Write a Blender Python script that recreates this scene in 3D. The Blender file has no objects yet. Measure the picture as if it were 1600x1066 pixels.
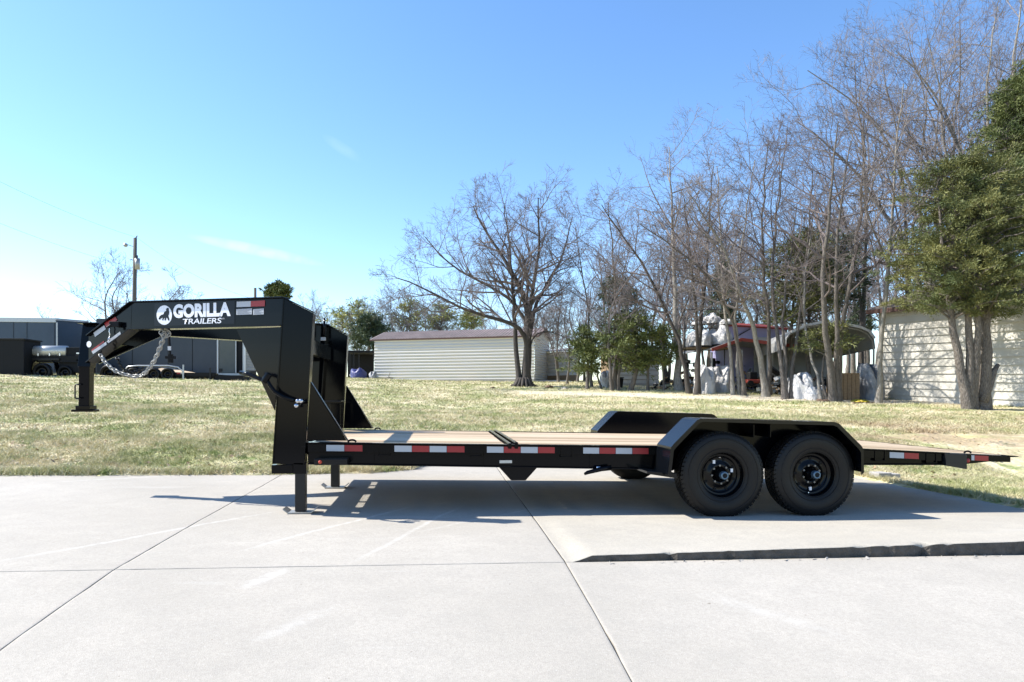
import bpy, math
import numpy as np
from mathutils import Vector
D = bpy.data
sc = bpy.context.scene
COL = sc.collection
R = math.radians

# ------------------------------------------------------------------ camera, sky, sun, exposure
FPX, HOR = 1067.0, 619.0
PSI = math.atan((800 - 687.7) / FPX)
cam = D.cameras.new('camera'); camo = D.objects.new('camera', cam); COL.objects.link(camo)
cam.lens = 24.0; cam.sensor_width = 36.0; cam.shift_y = (HOR - 533) / 1600.0
cam.clip_start = 0.05; cam.clip_end = 3000
camo.location = (0, 0, 0); camo.rotation_euler = (R(90), 0, -PSI)
sc.camera = camo
SUN = Vector((-0.994, 0.253, 1.0)).normalized()            # towards the sun
elev = math.asin(SUN.z); az = math.atan2(SUN.x, SUN.y)     # azimuth clockwise from +Y
w = D.worlds.new('World'); sc.world = w; w.use_nodes = True
nt = w.node_tree; nt.nodes.clear()
o_ = nt.nodes.new('ShaderNodeOutputWorld'); bg = nt.nodes.new('ShaderNodeBackground')
sky = nt.nodes.new('ShaderNodeTexSky'); sky.sky_type = 'NISHITA'; sky.sun_disc = False
sky.sun_elevation = elev; sky.sun_rotation = az
sky.air_density = 1.0; sky.dust_density = 0.25; sky.ozone_density = 2.2; sky.altitude = 150
# thin cirrus wisps, part of the sky
tc = nt.nodes.new('ShaderNodeTexCoord')
def wisp(px, py, rot, sx, sy, dens):
    a = (px - 800) / FPX; b = -(py - HOR) / FPX
    d = Vector((math.sin(PSI) + a * math.cos(PSI), math.cos(PSI) - a * math.sin(PSI), b)).normalized()
    rt = Vector((math.cos(PSI), -math.sin(PSI), 0)); up = rt.cross(d)
    cr, sr = math.cos(rot), math.sin(rot)
    u = rt * cr + up * sr; v = -rt * sr + up * cr
    def dot(vec):
        n = nt.nodes.new('ShaderNodeVectorMath'); n.operation = 'DOT_PRODUCT'
        nt.links.new(tc.outputs['Generated'], n.inputs[0]); n.inputs[1].default_value = vec; return n.outputs['Value']
    def m(op, a_, b_, c_=None):
        n = nt.nodes.new('ShaderNodeMath'); n.operation = op
        for i, x in enumerate((a_, b_, c_)):
            if x is None: continue
            if isinstance(x, (int, float)): n.inputs[i].default_value = x
            else: nt.links.new(x, n.inputs[i])
        return n.outputs[0]
    du = m('DIVIDE', m('SUBTRACT', dot(u), u.dot(d)), sx); dv = m('DIVIDE', m('SUBTRACT', dot(v), v.dot(d)), sy)
    rr = m('ADD', m('MULTIPLY', du, du), m('MULTIPLY', dv, dv))
    fac = m('SUBTRACT', 1.0, rr)
    no = nt.nodes.new('ShaderNodeTexNoise'); no.inputs['Scale'].default_value = 22; no.inputs['Detail'].default_value = 5
    nt.links.new(tc.outputs['Generated'], no.inputs['Vector'])
    f = m('MULTIPLY', fac, m('MULTIPLY', m('MAXIMUM', m('SUBTRACT', no.outputs['Fac'], 0.3), 0.0), dens))
    g = m('MULTIPLY', f, m('GREATER_THAN', dot(d), 0.5))
    return m('MINIMUM', m('MAXIMUM', g, 0.0), 0.8)
w1 = wisp(405, 392, -0.22, 0.085, 0.008, 0.55); w2 = wisp(535, 232, -0.6, 0.03, 0.008, 0.12)
ad = nt.nodes.new('ShaderNodeMath'); ad.operation = 'ADD'; nt.links.new(w1, ad.inputs[0]); nt.links.new(w2, ad.inputs[1])
mx = nt.nodes.new('ShaderNodeMixRGB'); mx.inputs['Color2'].default_value = (9, 9.2, 9.6, 1)
nt.links.new(ad.outputs[0], mx.inputs['Fac'])
hs = nt.nodes.new('ShaderNodeHueSaturation'); hs.inputs['Saturation'].default_value = 1.16; nt.links.new(sky.outputs['Color'], hs.inputs['Color']); gn = nt.nodes.new('ShaderNodeMixRGB'); gn.blend_type = 'MULTIPLY'; gn.inputs['Fac'].default_value = 1; gn.inputs['Color2'].default_value = (0.99, 0.98, 1.02, 1); nt.links.new(hs.outputs[0], gn.inputs['Color1']); nt.links.new(gn.outputs[0], mx.inputs['Color1']); nt.links.new(mx.outputs[0], bg.inputs['Color'])
bg.inputs['Strength'].default_value = 0.142
nt.links.new(bg.outputs[0], o_.inputs[0])
sl = D.lights.new('sun', 'SUN'); sl.energy = 5.0; sl.angle = R(0.53); sl.color = (1.0, 0.95, 0.87)
so = D.objects.new('sun', sl); COL.objects.link(so); so.rotation_euler = SUN.to_track_quat('Z', 'Y').to_euler(); so.location = (-20, 5, 20)
sc.view_settings.view_transform = 'Standard'; sc.view_settings.look = 'None'
sc.view_settings.exposure = 1.0; sc.view_settings.gamma = 1
sc.view_settings.use_curve_mapping = False
sc.render.engine = 'CYCLES'

# ------------------------------------------------------------------ placing helpers: where the sight line of a picture point meets a real plane
CP, SP = math.cos(PSI), math.sin(PSI)
def ray(px, py):
    a = (px - 800) / FPX; b = -(py - HOR) / FPX
    return np.array([SP + a * CP, CP - a * SP, b])
def PY(px, py, Y):
    r = ray(px, py); return r * (Y / r[1])
def PP(px, py, p0, n):
    r = ray(px, py); return r * (np.dot(p0, n) / np.dot(r, n))

# ------------------------------------------------------------------ materials
MATS = {}
def mat(name, col, rough=0.6, metal=0.0, noise=0.0, scale=8.0, col2=None, bump=0.0, bscale=60.0, coat=0.0, spec=0.5, detail=6, stretch=None, dist=0.01, trans=0.0):
    m = D.materials.new(name); m.use_nodes = True; t = m.node_tree; b = t.nodes['Principled BSDF']
    b.inputs['Roughness'].default_value = rough; b.inputs['Metallic'].default_value = metal
    b.inputs['Coat Weight'].default_value = coat; b.inputs['Coat Roughness'].default_value = 0.08
    b.inputs['Specular IOR Level'].default_value = spec
    c = (*col, 1)
    geo = t.nodes.new('ShaderNodeTexCoord'); vec = geo.outputs['Object']
    if stretch:
        mp = t.nodes.new('ShaderNodeMapping'); mp.inputs['Scale'].default_value = stretch
        t.links.new(vec, mp.inputs['Vector']); vec = mp.outputs['Vector']
    n = t.nodes.new('ShaderNodeTexNoise'); n.inputs['Scale'].default_value = scale; n.inputs['Detail'].default_value = detail
    t.links.new(vec, n.inputs['Vector'])
    mxx = t.nodes.new('ShaderNodeMixRGB'); c2 = col2 or tuple(x * 0.7 for x in col)
    mxx.inputs['Color1'].default_value = c; mxx.inputs['Color2'].default_value = (*c2, 1)
    r = t.nodes.new('ShaderNodeMapRange'); r.inputs['From Min'].default_value = 0.5 - max(0.02, 0.28 - noise * 0.1); r.inputs['From Max'].default_value = 0.72
    r.inputs['To Max'].default_value = noise if noise else 0.12
    t.links.new(n.outputs['Fac'], r.inputs['Value']); t.links.new(r.outputs[0], mxx.inputs['Fac']); t.links.new(mxx.outputs[0], b.inputs['Base Color'])
    if bump:
        n2 = t.nodes.new('ShaderNodeTexNoise'); n2.inputs['Scale'].default_value = bscale; n2.inputs['Detail'].default_value = 4
        t.links.new(vec, n2.inputs['Vector'])
        bp = t.nodes.new('ShaderNodeBump'); bp.inputs['Strength'].default_value = bump; bp.inputs['Distance'].default_value = dist
        t.links.new(n2.outputs['Fac'], bp.inputs['Height']); t.links.new(bp.outputs[0], b.inputs['Normal'])
    MATS[name] = m; return m
M = MATS
mat('black_paint', (0.0022, 0.0026, 0.0038), 0.12, noise=0.5, scale=3, col2=(0.0035, 0.004, 0.005), coat=0.0, bump=0.01, bscale=20, spec=0.15)
mat('steel_leg', (0.012, 0.012, 0.013), 0.4, noise=0.4, scale=20, col2=(0.02, 0.018, 0.016), spec=.3)
mat('galvanised', (0.40, 0.40, 0.38), 0.45, metal=0.5, noise=0.6, scale=25, col2=(0.18, 0.17, 0.15))
mat('chrome', (0.55, 0.55, 0.57), 0.22, metal=1.0)
mat('rubber', (0.0055, 0.0055, 0.006), 0.45, noise=0.7, scale=30, col2=(0.010, 0.009, 0.008), bump=0.3, bscale=200, dist=0.002, spec=.25)
mat('rim_black', (0.002, 0.002, 0.0025), 0.2, spec=.22)
mat('lug_steel', (0.22, 0.22, 0.22), 0.35, metal=0.8)
mat('hub_blue', (0.10, 0.16, 0.22), 0.3, metal=0.6)
mat('dark_hole', (0.002, 0.002, 0.002), 0.9)
mat('tape_white', (0.40, 0.415, 0.43), 0.35, noise=0.4, scale=80, col2=(0.40, 0.42, 0.46))
mat('tape_red', (0.30, 0.010, 0.013), 0.4, noise=0.4, scale=80, col2=(0.24, 0.009, 0.011))
mat('decal_white', (0.78, 0.79, 0.82), 0.35)
mat('decal_dark', (0.0035, 0.005, 0.010), 0.2, spec=.2)
mat('print_grey', (0.20, 0.21, 0.24), 0.5)
mat('plate_silver', (0.5, 0.5, 0.48), 0.35, metal=0.4)
mat('amber_red', (0.45, 0.05, 0.02), 0.3)
for i, (a, b) in enumerate([((0.50, 0.395, 0.265), (0.39, 0.285, 0.175)), ((0.55, 0.44, 0.305), (0.43, 0.325, 0.21)), ((0.37, 0.275, 0.17), (0.27, 0.19, 0.11))]):
    mat('pine_board_%d' % i, a, 0.7, noise=0.9, scale=6, col2=b, stretch=(0.35, 9, 9), bump=0.25, bscale=30, dist=0.004)
mat('joint_dirt', (0.17, 0.15, 0.12), 0.95, noise=0.9, scale=30, col2=(0.07, 0.06, 0.045))
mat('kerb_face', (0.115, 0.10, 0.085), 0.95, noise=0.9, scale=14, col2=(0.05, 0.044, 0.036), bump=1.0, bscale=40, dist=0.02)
mat('bark_grey', (0.20, 0.175, 0.15), 0.9, noise=0.9, scale=9, col2=(0.055, 0.046, 0.04), stretch=(6, 6, 0.9), bump=1.0, bscale=12, dist=0.04)
mat('bark_pale', (0.33, 0.31, 0.27), 0.9, noise=0.9, scale=6, col2=(0.15, 0.125, 0.10), stretch=(5, 5, 1.3), bump=0.9, bscale=10, dist=0.03)
mat('cedar_bark', (0.26, 0.225, 0.19), 0.9, noise=1.0, scale=16, col2=(0.07, 0.055, 0.045), stretch=(4, 4, 0.8), bump=1.0, bscale=14, dist=0.06)
mat('bark_dark', (0.075, 0.064, 0.056), 0.9, noise=0.9, scale=9, col2=(0.05, 0.042, 0.036), stretch=(6, 6, 0.9), bump=1.0, bscale=12, dist=0.04)
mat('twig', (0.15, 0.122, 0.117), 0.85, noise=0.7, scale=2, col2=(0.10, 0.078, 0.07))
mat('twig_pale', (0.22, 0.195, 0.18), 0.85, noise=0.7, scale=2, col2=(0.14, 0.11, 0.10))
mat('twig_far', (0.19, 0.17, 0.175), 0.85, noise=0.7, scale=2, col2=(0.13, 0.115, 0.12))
mat('cedar_green', (0.135, 0.150, 0.035), 0.75, noise=1.0, scale=1.3, col2=(0.06, 0.09, 0.025), detail=8)
mat('cedar_olive', (0.165, 0.158, 0.042), 0.75, noise=1.0, scale=1.1, col2=(0.065, 0.095, 0.03), detail=8)
mat('cedar_dark', (0.075, 0.10, 0.045), 0.75, noise=1.0, scale=1.3, col2=(0.035, 0.06, 0.028), detail=8)
mat('spring_leaf', (0.34, 0.34, 0.09), 0.7, noise=0.9, scale=0.8, col2=(0.18, 0.20, 0.06))
mat('leaf_litter', (0.28, 0.17, 0.09), 0.9, noise=1.0, scale=4, col2=(0.42, 0.36, 0.26))
mat('siding_cream', (0.54, 0.52, 0.46), 0.55, noise=0.7, scale=1.5, col2=(0.42, 0.39, 0.32))
mat('siding_white', (0.58, 0.545, 0.48), 0.5, noise=0.5, scale=1.0, col2=(0.56, 0.56, 0.55))
mat('roof_brown', (0.19, 0.15, 0.13), 0.5, noise=0.9, scale=2, col2=(0.32, 0.25, 0.22))
mat('roof_shingle', (0.10, 0.08, 0.07), 0.85, noise=0.9, scale=12, col2=(0.20, 0.17, 0.15))
mat('fascia_brown', (0.09, 0.045, 0.035), 0.7)
mat('carport_metal', (0.30, 0.30, 0.29), 0.5, noise=0.6, scale=1.5, col2=(0.20, 0.20, 0.19))
mat('carport_white', (0.62, 0.62, 0.62), 0.5)
mat('red_trim', (0.24, 0.035, 0.02), 0.6, noise=0.6, scale=3, col2=(0.22, 0.03, 0.02))
mat('enclosed_grey', (0.045, 0.056, 0.072), 0.3, noise=0.4, scale=1.2, col2=(0.02, 0.028, 0.038), spec=.3)
mat('enclosed_blue', (0.055, 0.08, 0.115), 0.3, noise=0.4, scale=1.2, col2=(0.025, 0.04, 0.065), spec=.3)
mat('trim_alu', (0.45, 0.46, 0.47), 0.35, metal=0.5)
mat('door_grey', (0.085, 0.095, 0.085), 0.45, noise=0.5, scale=3)
mat('matt_black', (0.006, 0.006, 0.007), 0.7, spec=.3)
mat('pole_wood', (0.13, 0.115, 0.10), 0.9, noise=0.7, scale=5, stretch=(8, 8, 0.5), col2=(0.08, 0.07, 0.06))
mat('tarp_white', (0.58, 0.565, 0.54), 0.6, noise=0.8, scale=4, col2=(0.34, 0.33, 0.33), bump=0.9, bscale=7, dist=0.08, stretch=(1, 1, .3))
mat('tarp_grey', (0.30, 0.31, 0.32), 0.5, noise=1.0, scale=3.5, col2=(0.13, 0.135, 0.14), bump=0.6, bscale=5, dist=0.06)
mat('tarp_blue', (0.05, 0.06, 0.20), 0.5, noise=0.8, scale=2.5, col2=(0.03, 0.03, 0.10), bump=0.6, bscale=5, dist=0.06)
mat('tarp_lilac', (0.36, 0.34, 0.52), 0.5, noise=0.5, scale=2.5, col2=(0.25, 0.25, 0.42))
mat('junk_brown', (0.22, 0.13, 0.08), 0.8, noise=1.0, scale=6, col2=(0.08, 0.055, 0.04), bump=0.8, bscale=8, dist=0.05)
mat('crate_wood', (0.27, 0.19, 0.11), 0.8, noise=0.8, scale=5, col2=(0.17, 0.11, 0.06), stretch=(1, 1, 6))
mat('low_roof', (0.16, 0.19, 0.24), 0.5, noise=0.6, scale=1.5, col2=(0.10, 0.12, 0.15))
mat('yellow_tarp', (0.50, 0.38, 0.03), 0.5)
mat('block_concrete', (0.38, 0.36, 0.33), 0.9, noise=0.8, scale=20, bump=0.6, bscale=60)
mat('car_white', (0.6, 0.6, 0.6), 0.3, coat=0.4)
mat('window_dark', (0.01, 0.012, 0.015), 0.08)
mat('wire', (0.03, 0.03, 0.035), 0.6)

def diamond_plate(name):
    m = mat(name, (0.002, 0.0028, 0.0045), 0.16, spec=.28)
    t = m.node_tree; b = t.nodes['Principled BSDF']; g = t.nodes.new('ShaderNodeTexCoord')
    v = t.nodes.new('ShaderNodeTexVoronoi'); v.inputs['Scale'].default_value = 60; v.inputs['Randomness'].default_value = 0.0
    t.links.new(g.outputs['Object'], v.inputs['Vector'])
    rr = t.nodes.new('ShaderNodeMapRange'); rr.inputs['From Min'].default_value = 0.18; rr.inputs['From Max'].default_value = 0.34; rr.inputs['To Min'].default_value = 1; rr.inputs['To Max'].default_value = 0
    t.links.new(v.outputs['Distance'], rr.inputs['Value'])
    bp = t.nodes.new('ShaderNodeBump'); bp.inputs['Strength'].default_value = 0.6; bp.inputs['Distance'].default_value = 0.002
    t.links.new(rr.outputs[0], bp.inputs['Height']); t.links.new(bp.outputs[0], b.inputs['Normal'])
    return m
diamond_plate('diamond_plate')

def gp_(px, py, z=-1.09):
    q = ray(px, py); q = q * (z / q[2]); return (float(q[0]), float(q[1]))
SCUFFS = [(gp_(-60, 893), gp_(460, 800), .035, .6), (gp_(360, 868), gp_(660, 790), .03, .7), (gp_(540, 882), gp_(725, 790), .03, .7), (gp_(375, 912), gp_(455, 885), .06, .6), (gp_(390, 975), gp_(520, 930), .07, .35), (gp_(60, 770), gp_(330, 752), .05, .5), (gp_(640, 835), gp_(860, 790), .03, .4), (gp_(1080, 905), gp_(1340, 960), .08, .25)]
def concrete_mat(name, warm=0.0):
    m = D.materials.new(name); m.use_nodes = True; t = m.node_tree; b = t.nodes['Principled BSDF']; b.inputs['Roughness'].default_value = 0.88
    b.inputs['Specular IOR Level'].default_value = 0.3
    g = t.nodes.new('ShaderNodeNewGeometry'); pos = g.outputs['Position']
    def noise(s, d=6, st=None, rough=0.5, rotz=0):
        v = pos
        if st:
            mp = t.nodes.new('ShaderNodeMapping'); mp.inputs['Scale'].default_value = st; mp.inputs['Rotation'].default_value = (0, 0, rotz); t.links.new(v, mp.inputs['Vector']); v = mp.outputs[0]
        n = t.nodes.new('ShaderNodeTexNoise'); n.inputs['Scale'].default_value = s; n.inputs['Detail'].default_value = d; n.inputs['Roughness'].default_value = rough
        t.links.new(v, n.inputs['Vector']); return n.outputs['Fac']
    def rng_(x, a, bb, c, d):
        r = t.nodes.new('ShaderNodeMapRange'); r.inputs['From Min'].default_value = a; r.inputs['From Max'].default_value = bb; r.inputs['To Min'].default_value = c; r.inputs['To Max'].default_value = d
        t.links.new(x, r.inputs['Value']); return r.outputs[0]
    def mixc(f, c1, c2, mode='MIX'):
        n = t.nodes.new('ShaderNodeMixRGB'); n.blend_type = mode
        for k, x in (('Fac', f), ('Color1', c1), ('Color2', c2)):
            if isinstance(x, tuple): n.inputs[k].default_value = (*x, 1)
            elif isinstance(x, float): n.inputs[k].default_value = x
            else: t.links.new(x, n.inputs[k])
        return n.outputs[0]
    c = mixc(rng_(noise(0.7, 7), 0.3, 0.7, 0, 1), (0.375 + warm, 0.346 + warm * 0.8, 0.295), (0.465 + warm, 0.430 + warm * .8, 0.372))
    c = mixc(rng_(noise(5.5, 6), 0.35, 0.75, 0, 0.45), c, (0.33, 0.31, 0.27))
    c = mixc(rng_(noise(45, 4), 0.40, 0.66, 0, 0.35), c, (0.29, 0.27, 0.235))
    c = mixc(rng_(noise(240, 2), 0.42, 0.70, 0, 0.55), c, (0.20, 0.185, 0.16))       # sand and aggregate grain
    c = mixc(rng_(noise(90, 2), 0.62, 0.74, 0, 0.5), c, (0.50, 0.475, 0.43))
    c = mixc(rng_(noise(1.1, 8, (0.35, 2.6, 1), 0.6, 0.5), 0.62, 0.74, 0, 0.45), c, (0.50, 0.48, 0.44))   # pale scrapes
    c = mixc(rng_(noise(1.6, 8, (1, 1, 1), 0.7), 0.66, 0.80, 0, 0.5), c, (0.24, 0.21, 0.17))              # stains
    c = mixc(rng_(noise(26, 2), 0.76, 0.79, 0, 0.75), c, (0.16, 0.13, 0.10))                              # specks
    sp = t.nodes.new('ShaderNodeSeparateXYZ'); t.links.new(pos, sp.inputs[0])
    def mth(op, a_, b_):
        n = t.nodes.new('ShaderNodeMath'); n.operation = op
        for i, x in enumerate((a_, b_)):
            if isinstance(x, (int, float)): n.inputs[i].default_value = x
            else: t.links.new(x, n.inputs[i])
        return n.outputs[0]
    wob = mth('MULTIPLY', mth('SUBTRACT', noise(1.2, 3), 0.5), 0.12)
    for (pa, pb, wd, am) in SCUFFS:
        L = math.hypot(pb[0] - pa[0], pb[1] - pa[1]); ux_, uy_ = (pb[0] - pa[0]) / L, (pb[1] - pa[1]) / L
        dx = mth('SUBTRACT', sp.outputs['X'], pa[0]); dy = mth('SUBTRACT', sp.outputs['Y'], pa[1])
        al_ = mth('ADD', mth('MULTIPLY', dx, ux_), mth('MULTIPLY', dy, uy_)); ac = mth('ABSOLUTE', mth('ADD', mth('SUBTRACT', mth('MULTIPLY', dx, uy_), mth('MULTIPLY', dy, ux_)), wob), 0.0)
        m1 = rng_(ac, 0.0, wd, 1, 0); m2 = mth('MULTIPLY', rng_(al_, 0, .25 * L, 0, 1), rng_(al_, .7 * L, L, 1, 0)); m3 = rng_(noise(18, 4), 0.38, 0.6, 0.25, 1)
        c = mixc(mth('MULTIPLY', mth('MULTIPLY', m1, m2), mth('MULTIPLY', m3, am)), c, (0.56, 0.54, 0.50))
    t.links.new(c, b.inputs['Base Color'])
    bp = t.nodes.new('ShaderNodeBump'); bp.inputs['Strength'].default_value = 0.35; bp.inputs['Distance'].default_value = 0.004
    t.links.new(noise(160, 3), bp.inputs['Height']); t.links.new(bp.outputs[0], b.inputs['Normal'])
    MATS[name] = m
concrete_mat('concrete'); concrete_mat('concrete_warm', 0.02)

def lawn_mat(name, blade):
    m = D.materials.new(name); m.use_nodes = True; t = m.node_tree; b = t.nodes['Principled BSDF']; b.inputs['Roughness'].default_value = 0.85
    b.inputs['Specular IOR Level'].default_value = 0.2
    g = t.nodes.new('ShaderNodeNewGeometry'); pos = g.outputs['Position']
    def noise(s, d=5, off=0, rough=0.55):
        mp = t.nodes.new('ShaderNodeMapping'); mp.inputs['Location'].default_value = (off, off * .7, 0); mp.inputs['Scale'].default_value = (1, 1, 0.1); t.links.new(pos, mp.inputs['Vector'])
        n = t.nodes.new('ShaderNodeTexNoise'); n.inputs['Scale'].default_value = s; n.inputs['Detail'].default_value = d; n.inputs['Roughness'].default_value = rough
        t.links.new(mp.outputs[0], n.inputs['Vector']); return n.outputs['Fac']
    def rg(x, a, bb, c=0., d=1.):
        r = t.nodes.new('ShaderNodeMapRange'); r.inputs['From Min'].default_value = a; r.inputs['From Max'].default_value = bb; r.inputs['To Min'].default_value = c; r.inputs['To Max'].default_value = d
        t.links.new(x, r.inputs['Value']); return r.outputs[0]
    def mixc(f, c1, c2):
        n = t.nodes.new('ShaderNodeMixRGB')
        for k, x in (('Fac', f), ('Color1', c1), ('Color2', c2)):
            if isinstance(x, tuple): n.inputs[k].default_value = (*x, 1)
            elif isinstance(x, float): n.inputs[k].default_value = x
            else: t.links.new(x, n.inputs[k])
        return n.outputs[0]
    straw = mixc(rg(noise(9, 3), 0.35, 0.65), (0.528, 0.455, 0.264), (0.647, 0.581, 0.396))
    green = mixc(rg(noise(6, 3, 9), 0.35, 0.65), (0.235, 0.262, 0.09), (0.36, 0.37, 0.16))
    c = mixc(rg(noise(0.55, 7, 3, 0.65), 0.44, 0.58, 0, 0.9), straw, green)
    if not blade:
        c = mixc(rg(noise(2.3, 6, 20, 0.7), 0.54, 0.68, 0, 0.8), c, (0.330, 0.238, 0.158))
    else:
        at = t.nodes.new('ShaderNodeAttribute'); at.attribute_name = 'tint'
        c = mixc(rg(at.outputs['Fac'], 0.5, 1.0, 0, 0.5), c, (0.686, 0.607, 0.422))
        c = mixc(rg(at.outputs['Fac'], 0.22, 0.0, 0, 0.5), c, (0.172, 0.224, 0.059))
        c = mixc(rg(noise(1.3, 6, 31, 0.7), 0.58, 0.70, 0, 0.6), c, (0.436, 0.330, 0.224))
    c = mixc(rg(noise(3.4, 4, 77, 0.6), 0.56, 0.66, 0, 0.75), c, (0.145, 0.218, 0.046))
    c = mixc(rg(noise(4.7, 5, 93, 0.7), 0.57, 0.68, 0, 0.6), c, (0.720, 0.660, 0.488))
    c = mixc(rg(noise(7.5, 5, 113, 0.7), 0.58, 0.68, 0, 0.55), c, (0.211, 0.165, 0.106))
    # worn sandy track in front of the tree row
    sp = t.nodes.new('ShaderNodeSeparateXYZ'); t.links.new(pos, sp.inputs[0])
    def mth(op, a_, b_):
        n = t.nodes.new('ShaderNodeMath'); n.operation = op
        for i, x in enumerate((a_, b_)):
            if isinstance(x, (int, float)): n.inputs[i].default_value = x
            else: t.links.new(x, n.inputs[i])
        return n.outputs[0]
    d = mth('ABSOLUTE', mth('ADD', mth('SUBTRACT', sp.outputs['Y'], 24.5), mth('MULTIPLY', mth('SUBTRACT', sp.outputs['X'], 8), 0.45)), 0)
    d = mth('ADD', d, mth('MULTIPLY', noise(0.8, 5, 40), 3.0))
    f = mth('MULTIPLY', rg(d, 3.6, 2.2), rg(sp.outputs['X'], 1.0, 5.0))
    c = mixc(f, c, (0.58, 0.51, 0.38))
    # bare ground at the right
    d2 = mth('MULTIPLY', rg(sp.outputs['X'], 6.0, 9.0), rg(sp.outputs['Y'], 17, 13)); d2 = mth('MULTIPLY', d2, rg(noise(0.9, 5, 60), 0.40, 0.60))
    d2 = mth('MULTIPLY', d2, rg(sp.outputs['Y'], 9.6, 11.0))
    c = mixc(mth('MULTIPLY', d2, 0.8), c, (0.37, 0.27, 0.17))
    t.links.new(c, b.inputs['Base Color'])
    if not blade:
        bp = t.nodes.new('ShaderNodeBump'); bp.inputs['Strength'].default_value = 0.8; bp.inputs['Distance'].default_value = 0.05
        t.links.new(noise(14, 6), bp.inputs['Height']); t.links.new(bp.outputs[0], b.inputs['Normal'])
    MATS[name] = m
lawn_mat('lawn_soil', False); lawn_mat('grass_blade', True)

# ------------------------------------------------------------------ object helpers
def tag(o, label=None, cat=None, group=None, kind=None):
    if label: o['label'] = label
    if cat: o['category'] = cat
    if group: o['group'] = group
    if kind: o['kind'] = kind
    return o
def thing(name, label, cat, loc=(0, 0, 0), group=None):
    o = D.objects.new(name, None); COL.objects.link(o); o.location = [float(x) for x in loc]; o.empty_display_size = 0.2
    o['_l'] = [float(x) for x in loc]
    return tag(o, label, cat, group)
def off_of(par):
    while par is not None:
        if '_l' in par.keys(): return np.array(par['_l'])
        par = par.parent
    return np.zeros(3)
def mesh_np(name, V, F, m, smooth=False):
    me = D.meshes.new(name); V = np.asarray(V, np.float32)
    if isinstance(F, np.ndarray):
        nf, k = F.shape
        me.vertices.add(len(V)); me.vertices.foreach_set('co', V.ravel())
        me.loops.add(nf * k); me.loops.foreach_set('vertex_index', F.ravel().astype(np.int32))
        me.polygons.add(nf); me.polygons.foreach_set('loop_start', np.arange(0, nf * k, k, dtype=np.int32))
        try: me.polygons.foreach_set('loop_total', np.full(nf, k, np.int32))
        except Exception: pass
        me.update(calc_edges=True)
    else:
        me.from_pydata(V.tolist(), [], F)
    me.materials.append(M[m] if isinstance(m, str) else m)
    me.polygons.foreach_set('use_smooth', [smooth] * len(me.polygons))
    return me
def obj(name, V, F, m, parent=None, smooth=False, bevel=0.0, label=None):
    V = np.asarray(V, float) - off_of(parent)
    o = D.objects.new(name, mesh_np(name, V, F, m, smooth)); COL.objects.link(o); o.parent = parent
    if bevel:
        md = o.modifiers.new('bevel', 'BEVEL'); md.width = bevel; md.segments = 2; md.limit_method = 'ANGLE'
    if label: o['label'] = label
    return o
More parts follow.
